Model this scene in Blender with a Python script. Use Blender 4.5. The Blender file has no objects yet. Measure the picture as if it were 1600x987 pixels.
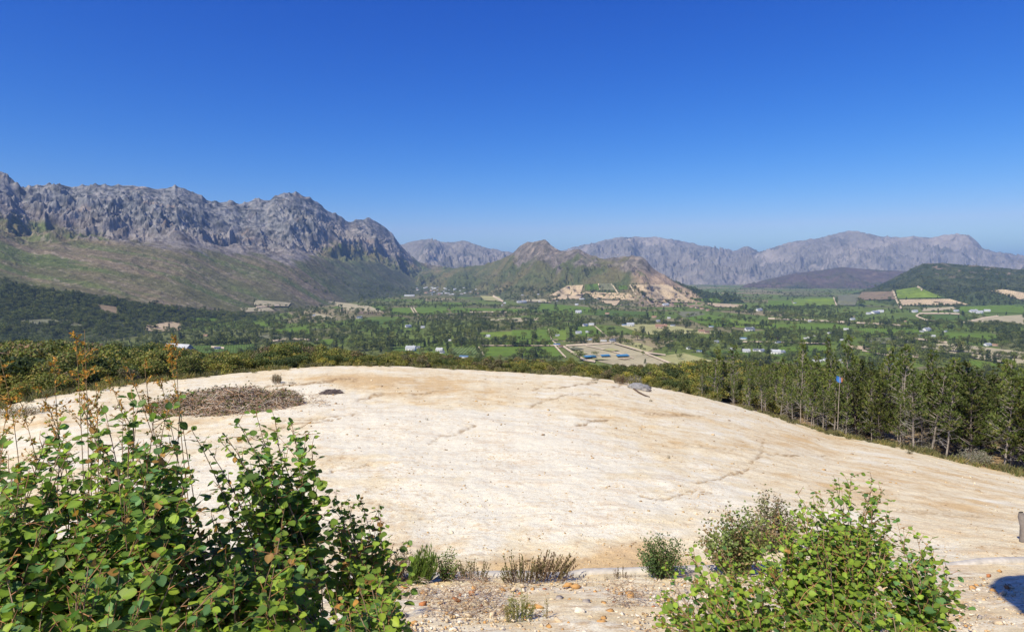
import bpy, math, random
import numpy as np
from mathutils import Vector, Matrix, Euler
R_ = random.Random(7)
NP = np.random.RandomState(11)
sc = bpy.context.scene
COL = sc.collection
PI = math.pi

# ------------------------------------------------------------------ camera
F = 1000.0 / 1600.0
HOR = 428.0
PITCH = math.atan((493.5 - HOR) / 1000.0)
cd = bpy.data.cameras.new('camera')
cd.sensor_width = 36.0
cd.lens = 36.0 * F
cd.clip_start = 0.05
cd.clip_end = 90000.0
cam = bpy.data.objects.new('camera', cd)
COL.objects.link(cam)
cam.location = (0, 0, 0)
cam.rotation_euler = (PI / 2 - PITCH, 0, 0)
sc.camera = cam
CP, SP = math.cos(PITCH), math.sin(PITCH)

# ------------------------------------------------------------------ light
SUN_EL = math.radians(50)
SUN_AZ = math.radians(-141)           # azimuth of the sun measured from +Y (view direction) clockwise: behind left
sun_dir = Vector((math.sin(SUN_AZ) * math.cos(SUN_EL), math.cos(SUN_AZ) * math.cos(SUN_EL), math.sin(SUN_EL)))
sl = bpy.data.lights.new('sun', 'SUN')
sl.energy = 5.0
sl.angle = math.radians(0.5)
sl.color = (1.0, 0.935, 0.76)
so = bpy.data.objects.new('sun', sl)
COL.objects.link(so)
so.rotation_euler = sun_dir.to_track_quat('Z', 'Y').to_euler()
so.location = (-30, -40, 60)
w = bpy.data.worlds.new('World')
sc.world = w
w.use_nodes = True
wn = w.node_tree
for n in list(wn.nodes):
    wn.nodes.remove(n)
sky = wn.nodes.new('ShaderNodeTexSky')
sky.sky_type = 'NISHITA'
sky.sun_disc = False
sky.sun_elevation = SUN_EL
sky.sun_rotation = SUN_AZ
sky.altitude = 300
sky.air_density = 1.0
sky.dust_density = 0.6
sky.ozone_density = 3.0
hs = wn.nodes.new('ShaderNodeHueSaturation')
hs.inputs['Saturation'].default_value = 1.25
hs.inputs['Value'].default_value = 1.0
bg = wn.nodes.new('ShaderNodeBackground')
bg.inputs['Strength'].default_value = 0.10
wo = wn.nodes.new('ShaderNodeOutputWorld')
wn.links.new(sky.outputs[0], hs.inputs['Color'])
# per-channel response of the sky's blue (deep clear summer sky)
sepc = wn.nodes.new('ShaderNodeSeparateColor'); comb = wn.nodes.new('ShaderNodeCombineColor')
wn.links.new(hs.outputs[0], sepc.inputs[0])
for ch, (g_, k_) in enumerate(((2.0, 2.04), (1.46, 1.10), (.92, 1.13))):
    mx = wn.nodes.new('ShaderNodeMath'); mx.operation = 'MAXIMUM'; mx.inputs[1].default_value = 0.0
    pw = wn.nodes.new('ShaderNodeMath'); pw.operation = 'POWER'; pw.inputs[1].default_value = g_
    ml = wn.nodes.new('ShaderNodeMath'); ml.operation = 'MULTIPLY'; ml.inputs[1].default_value = 10 * k_ / 10 ** g_
    wn.links.new(sepc.outputs[ch], mx.inputs[0]); wn.links.new(mx.outputs[0], pw.inputs[0]); wn.links.new(pw.outputs[0], ml.inputs[0]); wn.links.new(ml.outputs[0], comb.inputs[ch])
# keep the horizon clear blue: red never above a fixed share of green
g66 = wn.nodes.new('ShaderNodeMath'); g66.operation = 'MULTIPLY'; g66.inputs[1].default_value = .67
mn = wn.nodes.new('ShaderNodeMath'); mn.operation = 'MINIMUM'
wn.links.new(comb.inputs[1].links[0].from_socket, g66.inputs[0]); wn.links.new(g66.outputs[0], mn.inputs[0])
wn.links.new(comb.inputs[0].links[0].from_socket, mn.inputs[1]); wn.links.new(mn.outputs[0], comb.inputs[0])
wn.links.new(comb.outputs[0], bg.inputs[0])
wn.links.new(bg.outputs[0], wo.inputs[0])
sc.view_settings.view_transform = 'Standard'
sc.view_settings.look = 'None'
sc.view_settings.gamma = 1.0
sc.view_settings.exposure = 0.25
sc.view_settings.use_curve_mapping = False
sc.cycles.max_bounces = 6
sc.cycles.diffuse_bounces = 2
sc.cycles.transmission_bounces = 3
sc.cycles.transparent_max_bounces = 8
sc.cycles.volume_bounces = 0

# ------------------------------------------------------------------ geometry of the view: photo pixel -> direction
def pdir(px, py):
    """(x/y, depression) of the ray through a photo pixel: X = t*Y, Z = -dep*Y"""
    px = np.asarray(px, float); py = np.asarray(py, float)
    u = (px - 800.0) / 1000.0; v = (493.5 - py) / 1000.0
    y = CP + SP * v; z = -SP + CP * v
    return u / y, -z / y

def t2px(t, dep):
    """inverse: photo pixel of (t, dep)"""
    z = -dep
    v = (z * CP + SP) / (CP - z * SP)
    y = CP + SP * v
    return 800 + t * y * 1000, 493.5 - v * 1000

def prof(pts):
    """photo polyline -> (t array, dep array)"""
    a = np.array(pts, float)
    return pdir(a[:, 0], a[:, 1])

def lin(t, xs, ys):
    return np.interp(t, xs, ys)

def sm(t, xs, ys):
    """smooth interpolation (monotone cubic-ish through cosine blend of linear)"""
    xs = np.asarray(xs, float)
    k = np.clip(np.searchsorted(xs, t) - 1, 0, len(xs) - 2)
    ys = np.asarray(ys, float)
    m = np.gradient(ys, xs)
    h = xs[k + 1] - xs[k]
    s = np.clip((t - xs[k]) / h, 0, 1)
    return ((2*s**3 - 3*s**2 + 1) * ys[k] + (s**3 - 2*s**2 + s) * h * m[k]
            + (-2*s**3 + 3*s**2) * ys[k+1] + (s**3 - s**2) * h * m[k+1])

def sstep(a, b, x):
    s = np.clip((x - a) / (b - a), 0, 1)
    return s * s * (3 - 2 * s)

# ------------------------------------------------------------------ noise
_G = {}
def _grad(ix, iy, seed):
    h = (ix.astype(np.int64) * 374761393 + iy.astype(np.int64) * 668265263 + seed * 1274126177) & 0xffffffff
    h = ((h ^ (h >> 13)) * 1274126177) & 0xffffffff
    h = h ^ (h >> 16)
    a = (h & 0xffff) / 65536.0 * 2 * PI
    return np.cos(a), np.sin(a)

def pn(x, y, seed=0):
    x = np.asarray(x, float); y = np.asarray(y, float)
    x0 = np.floor(x); y0 = np.floor(y)
    fx = x - x0; fy = y - y0
    u = fx * fx * fx * (fx * (fx * 6 - 15) + 10); v = fy * fy * fy * (fy * (fy * 6 - 15) + 10)
    r = 0
    def c(i, j):
        gx, gy = _grad(x0 + i, y0 + j, seed)
        return gx * (fx - i) + gy * (fy - j)
    a = c(0, 0); b = c(1, 0); d = c(0, 1); e = c(1, 1)
    return ((a + u * (b - a)) * (1 - v) + (d + u * (e - d)) * v) * 1.5

def fbm(x, y, o=4, seed=0, g=.5, l=2.03):
    r = 0; a = 1.0; n = 0
    for i in range(o):
        r = r + a * pn(x, y, seed + i * 17); n += a
        x = x * l + 3.1; y = y * l - 1.7; a *= g
    return r / n

def ridged(x, y, o=5, seed=0, g=.55, l=2.1):
    """0..1, sharp crests"""
    r = 0; a = 1.0; n = 0; wgt = 1.0
    for i in range(o):
        s = 1 - np.abs(pn(x, y, seed + i * 31)) * 1.6
        s = np.clip(s, 0, 1) ** 2 * wgt
        r = r + a * s; n += a
        wgt = np.clip(s * 1.6, .25, 1)
        x = x * l + 5.2; y = y * l + 1.3; a *= g
    return r / n

# ------------------------------------------------------------------ objects
def setp(o, label=None, cat=None, group=None, kind=None):
    if label: o['label'] = label
    if cat: o['category'] = cat
    if group: o['group'] = group
    if kind: o['kind'] = kind
    return o

def mesh_np(name, V, FQ, mat=None, col=None, smooth=False, FT=None):
    """V (n,3); FQ list of int arrays of quads (m,4) and FT tris (k,3); col (n,3) per-vertex colour"""
    me = bpy.data.meshes.new(name)
    V = np.ascontiguousarray(V, dtype=np.float32)
    me.vertices.add(len(V)); me.vertices.foreach_set('co', V.ravel())
    idx = []; start = []; tot = []; s = 0
    if FQ is not None and len(FQ):
        FQ = np.asarray(FQ, np.int32); idx.append(FQ.ravel()); start.append(np.arange(len(FQ)) * 4); tot.append(np.full(len(FQ), 4)); s = len(FQ) * 4
    if FT is not None and len(FT):
        FT = np.asarray(FT, np.int32); idx.append(FT.ravel()); start.append(s + np.arange(len(FT)) * 3); tot.append(np.full(len(FT), 3))
    idx = np.concatenate(idx).astype(np.int32); start = np.concatenate(start).astype(np.int32); tot = np.concatenate(tot).astype(np.int32)
    me.loops.add(len(idx)); me.loops.foreach_set('vertex_index', idx)
    me.polygons.add(len(start)); me.polygons.foreach_set('loop_start', start); me.polygons.foreach_set('loop_total', tot)
    if smooth: me.polygons.foreach_set('use_smooth', np.ones(len(start), bool))
    me.update(calc_edges=True)
    if col is not None:
        a = me.color_attributes.new('Col', 'FLOAT_COLOR', 'POINT')
        c4 = np.ones((len(V), 4), np.float32); c4[:, :3] = col
        a.data.foreach_set('color', c4.ravel())
    if mat: me.materials.append(mat)
    return me

def link(name, me, parent=None, loc=None):
    o = bpy.data.objects.new(name, me)
    COL.objects.link(o)
    if parent: o.parent = parent
    if loc is not None: o.location = loc
    return o

def grid_faces(nr, nc):
    i = np.arange((nr - 1) * nc).reshape(nr - 1, nc)[:, :-1].ravel()
    return np.stack([i, i + 1, i + nc + 1, i + nc], 1)

# ------------------------------------------------------------------ materials
def new_mat(name):
    m = bpy.data.materials.new(name); m.use_nodes = True
    nt = m.node_tree
    b = nt.nodes['Principled BSDF']
    return m, nt, b

def N(nt, typ, **kw):
    n = nt.nodes.new(typ)
    for k, v in kw.items():
        if hasattr(n, k): setattr(n, k, v)
        else: n.inputs[k].default_value = v
    return n

def ramp(nt, fac, stops):
    r = nt.nodes.new('ShaderNodeValToRGB')
    e = r.color_ramp.elements
    while len(e) < len(stops): e.new(0.5)
    for i, (p, c) in enumerate(stops):
        e[i].position = p; e[i].color = (c[0], c[1], c[2], 1) if len(c) == 3 else c
    nt.links.new(fac, r.inputs[0])
    return r.outputs[0]

def mix(nt, fac, a, b, typ='MIX'):
    n = nt.nodes.new('ShaderNodeMix'); n.data_type = 'RGBA'; n.blend_type = typ
    for s, v in ((0, fac), (6, a), (7, b)):
        if isinstance(v, (int, float)): n.inputs[s].default_value = v
        elif isinstance(v, tuple): n.inputs[s].default_value = (v[0], v[1], v[2], 1)
        else: nt.links.new(v, n.inputs[s])
    return n.outputs[2]

def noise(nt, scale, detail=4, rough=.55, vec=None, obj=False):
    n = nt.nodes.new('ShaderNodeTexNoise')
    n.inputs['Scale'].default_value = scale; n.inputs['Detail'].default_value = detail; n.inputs['Roughness'].default_value = rough
    if vec is None:
        if obj:
            tc = nt.nodes.new('ShaderNodeTexCoord'); vec = tc.outputs['Object']
        else:
            g = nt.nodes.new('ShaderNodeNewGeometry'); vec = g.outputs['Position']
    nt.links.new(vec, n.inputs['Vector'])
    return n.outputs[0]

def scaled_pos(nt, s, rot=(0, 0, 0)):
    g = nt.nodes.new('ShaderNodeNewGeometry')
    m = nt.nodes.new('ShaderNodeMapping')
    m.inputs['Scale'].default_value = s; m.inputs['Rotation'].default_value = rot
    nt.links.new(g.outputs['Position'], m.inputs[0])
    return m.outputs[0]

def bump(nt, b, h, strength, dist):
    n = nt.nodes.new('ShaderNodeBump'); n.inputs['Strength'].default_value = strength; n.inputs['Distance'].default_value = dist
    nt.links.new(h, n.inputs['Height']); nt.links.new(n.outputs[0], b.inputs['Normal'])

def vcol_mat(name, bump_list=(), fine=None, rough=.95):
    """vertex-colour base times fine procedural mottling"""
    m, nt, b = new_mat(name)
    a = nt.nodes.new('ShaderNodeVertexColor'); a.layer_name = 'Col'
    c = a.outputs[0]
    for (scale, lo, hi, det) in (fine or ()):
        n = noise(nt, scale, det)
        f = ramp(nt, n, [(.3, (lo,) * 3), (.7, (hi,) * 3)])
        c = mix(nt, 1.0, c, f, 'MULTIPLY')
    nt.links.new(c, b.inputs['Base Color'])
    b.inputs['Roughness'].default_value = rough
    b.inputs['Specular IOR Level'].default_value = .15
    if bump_list:
        scale, det, strn, dist = bump_list
        bump(nt, b, noise(nt, scale, det, .65), strn, dist)
    return m

M_rock = vcol_mat('rock_and_scrub', (0.02, 6, .8, 22.0), [(0.012, .78, 1.2, 8), (.05, .75, 1.22, 6)])
M_far = vcol_mat('far_rock', (0.006, 7, .75, 60.0), [(0.004, .8, 1.18, 8), (.015, .8, 1.2, 5)])
M_slope = vcol_mat('scrub_slope', (1.2, 5, .6, .3), [(0.6, .7, 1.3, 5)])
def sand_mat():
    m, nt, b = new_mat('pale_sandy_soil')
    a = nt.nodes.new('ShaderNodeVertexColor'); a.layer_name = 'Col'; c = a.outputs[0]
    gr = noise(nt, 7.0, 10, .72)
    st = noise(nt, 1.0, 8, .62, scaled_pos(nt, (.8, 1.5, 1), (0, 0, -.35)))
    big = noise(nt, .45, 5, .6)
    f = nt.nodes.new('ShaderNodeMath'); f.operation = 'MULTIPLY'
    nt.links.new(ramp(nt, gr, [(.50, (0,) * 3), (.58, (1,) * 3)]), f.inputs[0]); nt.links.new(ramp(nt, big, [(.38, (.10,) * 3), (.62, (.65,) * 3)]), f.inputs[1])
    c = mix(nt, f.outputs[0], c, (.60, .42, .22))
    f2 = nt.nodes.new('ShaderNodeMath'); f2.operation = 'MULTIPLY'; f2.inputs[1].default_value = .4
    nt.links.new(ramp(nt, st, [(.54, (0,) * 3), (.66, (1,) * 3)]), f2.inputs[0])
    c = mix(nt, f2.outputs[0], c, (.60, .43, .26))
    c = mix(nt, 1.0, c, ramp(nt, noise(nt, 38.0, 6, .7), [(.36, (.68,) * 3), (.56, (1.06,) * 3)]), 'MULTIPLY')
    nt.links.new(c, b.inputs['Base Color']); b.inputs['Roughness'].default_value = .95; b.inputs['Specular IOR Level'].default_value = .1
    n1 = nt.nodes.new('ShaderNodeBump'); n1.inputs['Strength'].default_value = .7; n1.inputs['Distance'].default_value = .05
    n2 = nt.nodes.new('ShaderNodeBump'); n2.inputs['Strength'].default_value = .6; n2.inputs['Distance'].default_value = .02
    nt.links.new(st, n1.inputs['Height']); nt.links.new(gr, n2.inputs['Height']); nt.links.new(n1.outputs[0], n2.inputs['Normal']); nt.links.new(n2.outputs[0], b.inputs['Normal'])
    return m
M_sand = sand_mat()

# ------------------------------------------------------------------ terrain sheets: every sheet is Z(t, row) with X = t*Y
SHEETS = []
def add_sheet(name, t, Y, Z, col, mat, smooth=False, struct=True):
    X = t[None, :] * Y
    V = np.stack([X, Y, Z], -1).reshape(-1, 3)
    me = mesh_np(name, V, grid_faces(*Y.shape), mat, col.reshape(-1, 3) if col is not None else None, smooth)
    o = link(name, me)
    if struct: o['kind'] = 'structure'
    SHEETS.append((t, Y, Z))
    return o

VALLEY = -150.0
def hit(px, py, skip=()):
    """first terrain point met by the ray through photo pixels (arrays) -> (n,3), nan where sky"""
    px = np.atleast_1d(np.asarray(px, float)); py = np.atleast_1d(np.asarray(py, float))
    T, D = pdir(px, py)
    best = np.where(D > 1e-4, -VALLEY / np.maximum(D, 1e-4), np.inf)
    for t, Y, Z in SHEETS:
        ok = (T > t[0]) & (T < t[-1])
        if not ok.any(): continue
        q = np.where(ok)[0]
        fi = np.interp(T[q], t, np.arange(len(t)))
        i0 = np.minimum(fi.astype(int), len(t) - 2); fr = fi - i0
        Yc = Y[:, i0] * (1 - fr) + Y[:, i0 + 1] * fr
        Zc = Z[:, i0] * (1 - fr) + Z[:, i0 + 1] * fr
        dep = -Zc / Yc
        below = dep <= D[q][None, :]
        # crossing: row k-1 above ray's depression, row k at or under
        cross = below[1:] & ~below[:-1]
        has = cross.any(0); k = cross.argmax(0)
        j = np.arange(len(q))
        d0 = dep[k, j]; d1 = dep[k + 1, j]
        s = np.where(np.abs(d0 - d1) > 1e-9, (d0 - D[q]) / (d0 - d1), 0)
        y = Yc[k, j] + (Yc[k + 1, j] - Yc[k, j]) * np.clip(s, 0, 1)
        # hidden behind nearer part handled by argmax (first crossing)
        y = np.where(has, y, np.inf)
        best[q] = np.minimum(best[q], y)
    P = np.stack([T * best, best, -D * best], -1)
    P[~np.isfinite(best)] = np.nan
    return P

def ground_z(X, Y):
    """height of the highest terrain sheet at world points"""
    X = np.atleast_1d(X).astype(float); Y_ = np.atleast_1d(Y).astype(float)
    T = X / Y_
    z = np.full(len(X), VALLEY)
    for t, Y, Z in SHEETS:
        ok = (T > t[0]) & (T < t[-1])
        for i in np.where(ok)[0]:
            fi = np.interp(T[i], t, np.arange(len(t))); i0 = min(int(fi), len(t) - 2); fr = fi - i0
            yc = Y[:, i0] * (1 - fr) + Y[:, i0 + 1] * fr
            if yc[0] <= Y_[i] <= yc[-1]:
                zc = Z[:, i0] * (1 - fr) + Z[:, i0 + 1] * fr
                z[i] = max(z[i], np.interp(Y_[i], yc, zc))
    return z

def lerpc(a, b, f):
    return a + (b - a) * f[..., None]
def C(*c): return np.array(c, float)

# ---- valley floor: one sheet to the horizon
def build_ground():
    xs = np.concatenate([[-60000, -30000, -15000], np.linspace(-9000, 9000, 181), [15000, 30000, 60000]])
    ys = np.concatenate([[-8000, -3000, -1000, -200], np.linspace(60, 12000, 220), [16000, 24000, 40000, 70000]])
    X, Y = np.meshgrid(xs, ys)
    V = np.stack([X, Y, np.full_like(X, VALLEY)], -1).reshape(-1, 3)
    m, nt, b = new_mat('valley_floor')
    vor = nt.nodes.new('ShaderNodeTexVoronoi'); vor.inputs['Scale'].default_value = 1.0
    nt.links.new(scaled_pos(nt, (.0042, .0030, .003), (0, 0, .3)), vor.inputs['Vector'])
    sep = nt.nodes.new('ShaderNodeSeparateColor'); nt.links.new(vor.outputs['Color'], sep.inputs[0])
    c = ramp(nt, sep.outputs[0], [(0, (.11, .155, .03)), (.35, (.13, .17, .035)), (.55, (.14, .145, .055)), (.72, (.17, .155, .075)), (.86, (.28, .23, .13)), (1, (.085, .10, .032))])
    c = mix(nt, 1.0, c, ramp(nt, noise(nt, .02, 6), [(.3, (.75,) * 3), (.7, (1.25,) * 3)]), 'MULTIPLY')
    nt.links.new(c, b.inputs['Base Color']); b.inputs['Roughness'].default_value = .95
    b.inputs['Specular IOR Level'].default_value = .1
    bump(nt, b, noise(nt, .15, 5), .8, 2.0)
    o = link('ground', mesh_np('ground', V, grid_faces(*X.shape), m))
    o['kind'] = 'structure'
build_ground()

# ---- far and near mountains
def mountain(name, pts, Dc, Df, ncol, nrow, zf, p, amp, scales, colf, mat, back=.35, seed=1, jag=0.0, strata=None, smooth=False, env=None, relief_back=1):
    """pts: skyline in photo pixels; Dc/Df [(px, metres)] crest and foot distance; amp/scales: list of (amplitude, wavelength) of relief"""
    pts = np.array(pts, float)
    ts, ds = pdir(pts[:, 0], pts[:, 1])
    t = np.linspace(ts[0], ts[-1], ncol)
    pxs = t * 1000 + 800
    dep = np.interp(t, ts, ds)
    k = max(3, ncol // 150) | 1
    dep = np.convolve(np.pad(dep, k // 2, 'edge'), np.ones(k) / k, 'valid')
    dc = sm(pxs, [a for a, _ in Dc], [b for _, b in Dc]); df = sm(pxs, [a for a, _ in Df], [b for _, b in Df])
    zc = -dep * dc
    nb = int(nrow * .18)
    v = np.concatenate([np.linspace(0, 1, nrow), 1 + back * np.linspace(0, 1, nb + 1)[1:]])[:, None]
    Y = df + (dc - df) * v
    vv = np.clip(v, 0, 1)
    zfv = zf(pxs) if callable(zf) else zf
    S = np.where(v <= 1, vv ** p, 1 - ((v - 1) / back) ** 1.3 * .85)
    kz = 2 * (ncol // 22) + 1
    hw_ = np.hanning(kz + 2)[1:-1]; zs = np.convolve(np.pad(zc, kz // 2, 'edge'), hw_ / hw_.sum(), 'valid')
    Z = zfv + (zs - zfv) * S
    X = t * Y
    e = np.where(v <= 1, np.sin(np.clip(vv, 0, 1) ** .8 * PI) ** .7 * .9 + .1 * vv, .2)
    if env is not None: e = e * env(pxs, vv)
    rel = 0
    for j, (A, L) in enumerate(scales):
        if j == 0:   # spurs running down the slope
            wx = X + 0.35 * L * fbm(X / L, Y / L, 3, seed + 5)
            rel = rel + A * (ridged(wx / L, Y / (L * 2.6), 4, seed) - .45)
        else:
            md = 1 if j < 2 else .35 + 1.5 * sstep(-.35, .45, fbm(X / (L * 7), Y / (L * 7), 3, seed + 60 + j))
            rel = rel + md * A * (ridged(X / L + 7 * j, Y / L * .8, 4, seed + 11 * j) - .45)
    if strata:
        A, L, ang = strata
        q = X * math.cos(ang) * .6 + Z * 1.6 * math.sin(ang)
        rel = rel + A * (ridged(q / L + 2 * fbm(X / 260, Y / 260, 3, seed + 7), (X * .4 + Y * .5) / (L * 3.4), 4, seed + 8) - .45) * sstep(.45, .7, vv)
    Z = Z + amp * rel * e
    for _ in range(3):
        cur = np.max(Z / Y, axis=0)
        d = (-dep - cur) * dc
        kk = 2 * (ncol // 60) + 1
        d = np.convolve(np.pad(d, kk // 2, 'edge'), np.hanning(kk + 2)[1:-1] / np.hanning(kk + 2)[1:-1].sum(), 'valid')
        dl = np.convolve(np.pad(d, kz // 2, 'edge'), hw_ / hw_.sum(), 'valid')
        Z = Z + dl * np.where(v <= 1, vv ** 3, 1) + (d - dl) * np.where(v <= 1, sstep(.55, 1, vv) ** 1.5, 1)
    if jag:
        J = jag / 1000 * dc * (ridged(pxs / 24.0, pxs * 0 + .3, 3, seed + 90, .4) - .45)
        Z = Z + J * np.exp(-((v - 1) / .05) ** 2)
    gy = np.gradient(Z, axis=0) / np.maximum(np.gradient(Y, axis=0), 1e-3)
    gx = np.gradient(Z, axis=1) / np.maximum(np.gradient(X, axis=1), 1e-3)
    slope = np.hypot(gx, gy)
    curv = Z - (np.roll(Z, 3, 0) + np.roll(Z, -3, 0) + np.roll(Z, 3, 1) + np.roll(Z, -3, 1)) / 4
    px, py = t2px(t[None, :] * np.ones_like(Y), -Z / Y)
    col = colf(px, py, X, Y, Z, vv * np.ones_like(Y), slope, curv)
    return add_sheet(name, t, Y, Z, col, mat, smooth)

ROCK = C(.235, .21, .20); ROCKD = C(.115, .11, .115); ROCKL = C(.36, .31, .27); ORANGE = C(.33, .21, .13)
OLIVE = C(.095, .095, .045); GREEN = C(.062, .085, .032); BROWN = C(.15, .12, .075); TAN = C(.42, .33, .215)

def c_far(px, py, X, Y, Z, v, sl, cv):
    a = fbm(X / 900, Y / 900, 5, 3)
    c = lerpc(C(.21, .19, .17) + 0 * X[..., None], C(.33, .285, .245), sstep(-.1, .5, a))
    c = lerpc(c, C(.09, .09, .075), sstep(.0, .5, fbm(X / 500, Y / 260, 5, 8)) * .7)
    c = lerpc(c, C(.36, .31, .255), sstep(.2, .6, fbm(X / 300, Y / 300, 4, 15)) * .5)
    return c

mountain('far_mountains_right', [(1120, 425), (1180, 397), (1210, 385), (1240, 377), (1265, 374), (1290, 370), (1310, 363), (1335, 360), (1352, 364), (1372, 369), (1410, 370), (1430, 369), (1452, 371), (1475, 367), (1500, 365), (1515, 368), (1527, 377), (1535, 388), (1560, 394), (1600, 399), (1700, 408), (1850, 420)],
         [(1100, 12000), (1850, 11000)], [(1100, 8300), (1850, 7500)], 520, 170, VALLEY, 1.25, 1.0,
         [(420, 1500), (270, 480), (140, 170), (60, 70)], c_far, M_far, seed=21, jag=2)
mountain('far_mountains_middle', [(800, 412), (850, 400), (880, 391), (905, 384), (930, 379), (955, 373), (975, 370), (1020, 370), (1045, 373), (1070, 377), (1100, 384), (1130, 388), (1150, 392), (1158, 387), (1166, 384), (1175, 388), (1188, 394), (1210, 396), (1240, 402), (1300, 415)],
         [(800, 12500), (1300, 12500)], [(800, 8600), (1300, 8600)], 420, 150, VALLEY, 1.2, 1.0,
         [(420, 1500), (270, 480), (140, 170), (60, 70)], c_far, M_far, seed=33, jag=2)
mountain('far_mountains_left', [(560, 400), (600, 392), (630, 381), (650, 376), (672, 373), (690, 377), (705, 378), (722, 376), (740, 380), (765, 388), (790, 393), (830, 397), (870, 405), (930, 420)],
         [(560, 10500), (930, 10500)], [(560, 7600), (930, 7600)], 330, 130, VALLEY, 1.1, 1.0,
         [(380, 1200), (210, 420), (110, 150), (40, 65)], c_far, M_far, seed=45, jag=2)

def c_dark(px, py, X, Y, Z, v, sl, cv):
    c = lerpc(C(.115, .085, .07) + 0 * X[..., None], C(.085, .08, .045), sstep(-.2, .4, fbm(X / 400, Y / 400, 4, 5)))
    c = lerpc(c, C(.22, .16, .12), sstep(.25, .5, fbm(X / 150, Y / 150, 4, 9)) * .5)
    return lerpc(c, C(.045, .06, .03), sstep(.22, .05, v))
mountain('dark_foothill', [(1100, 462), (1140, 456), (1165, 446), (1195, 437), (1215, 433), (1240, 427), (1265, 424), (1290, 421), (1315, 417), (1345, 420), (1380, 422), (1430, 424), (1500, 430), (1560, 440)],
         [(1100, 8000), (1560, 7500)], [(1100, 6700), (1560, 6200)], 260, 90, VALLEY - 5, 1.1, 1.0,
         [(90, 600), (40, 200), (18, 80)], c_dark, M_far, seed=51)

def c_hill(px, py, X, Y, Z, v, sl, cv):
    a = fbm(X / 260, Y / 260, 5, 3)
    veg = lerpc(C(.085, .10, .04) + 0 * X[..., None], C(.145, .13, .062), sstep(-.25, .35, a))
    veg = lerpc(veg, C(.20, .15, .09), sstep(.2, .55, fbm(X / 150, Y / 220, 4, 13)) * .6)
    rock = lerpc(C(.20, .17, .145) + 0 * X[..., None], C(.10, .09, .075), sstep(-.2, .3, fbm(X / 45, Y / 45, 4, 6)))
    rock = lerpc(rock, C(.30, .24, .19), sstep(.15, .5, fbm(X / 60, Y / 60, 4, 26)))
    line = np.interp(px, [690, 800, 815, 860, 900, 940, 1000, 1020, 1040, 1100], [370, 398, 408, 412, 412, 410, 420, 440, 452, 420])
    n = fbm(X / 160, Y / 160, 5, 19)
    r = sstep(-9, 7, line - py + n * 34)
    c = lerpc(veg, rock, r)
    # dry tan spur and its far, wooded flank
    tan = sstep(985, 1010, px + n * 30) * sstep(1075, 1030, px - (py - 420) * 1.2) * sstep(418, 432, py + n * 14)
    c = lerpc(c, C(.33, .235, .165), tan * .85)
    tan2 = .6 * sstep(447, 453, py + n * 8) * sstep(965, 1000, px) * sstep(1090, 1060, px - (py - 455) * .8)
    c = lerpc(c, C(.34, .265, .17), tan2 * .85)
    wood = sstep(0, 8, px - np.interp(py, [400, 420, 440, 455, 475], [1010, 1024, 1048, 1078, 1102]))
    c = lerpc(c, C(.040, .055, .022), wood)
    return c
mountain('rocky_hill', [(560, 432), (620, 428), (690, 420), (715, 418), (740, 416), (765, 411), (785, 403), (800, 396), (808, 387), (817, 380), (832, 377), (848, 374), (856, 377), (864, 385), (876, 391), (890, 391), (905, 390), (920, 396), (938, 403), (952, 404), (968, 401), (985, 400), (1000, 399), (1008, 403), (1018, 416), (1032, 426), (1048, 436), (1066, 443), (1090, 451), (1125, 460), (1165, 468), (1210, 474)],
         [(560, 6800), (700, 5900), (850, 4700), (1000, 4000), (1210, 3900)], [(560, 5000), (700, 4300), (850, 3500), (1000, 2900), (1210, 3250)], 640, 230, VALLEY - 1, 1.35, 1.0,
         [(130, 520), (60, 150), (26, 50), (9, 20)], c_hill, M_rock, seed=61, jag=3, env=lambda px, v: sstep(.08, .38, v) * (1 + 0 * px))

def c_wood(px, py, X, Y, Z, v, sl, cv):
    n = fbm(X / 120, Y / 120, 5, 4)
    c = lerpc(C(.045, .06, .022) + 0 * X[..., None], C(.075, .085, .035), sstep(-.2, .3, n))
    c = lerpc(c, C(.26, .19, .14), sstep(.22, .4, fbm(X / 70, Y / 70, 4, 40)) * sstep(440, 425, py) * sstep(1430, 1450, px) * .9)
    return lerpc(c, C(.07, .095, .032), sstep(455, 464, py))
mountain('wooded_hill', [(1200, 480), (1260, 470), (1330, 459), (1365, 449), (1385, 440), (1410, 427), (1432, 416), (1447, 411), (1475, 411), (1500, 413), (1530, 415), (1560, 418), (1585, 420), (1620, 422), (1750, 424), (1900, 430)],
         [(1200, 4300), (1330, 4400), (1500, 4200), (1900, 4000)], [(1200, 3000), (1330, 2950), (1500, 2700), (1900, 2500)], 460, 150, VALLEY - 1, 1.3, 1.0,
         [(60, 420), (22, 130), (7, 45)], c_wood, M_rock, seed=71, jag=1)

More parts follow.
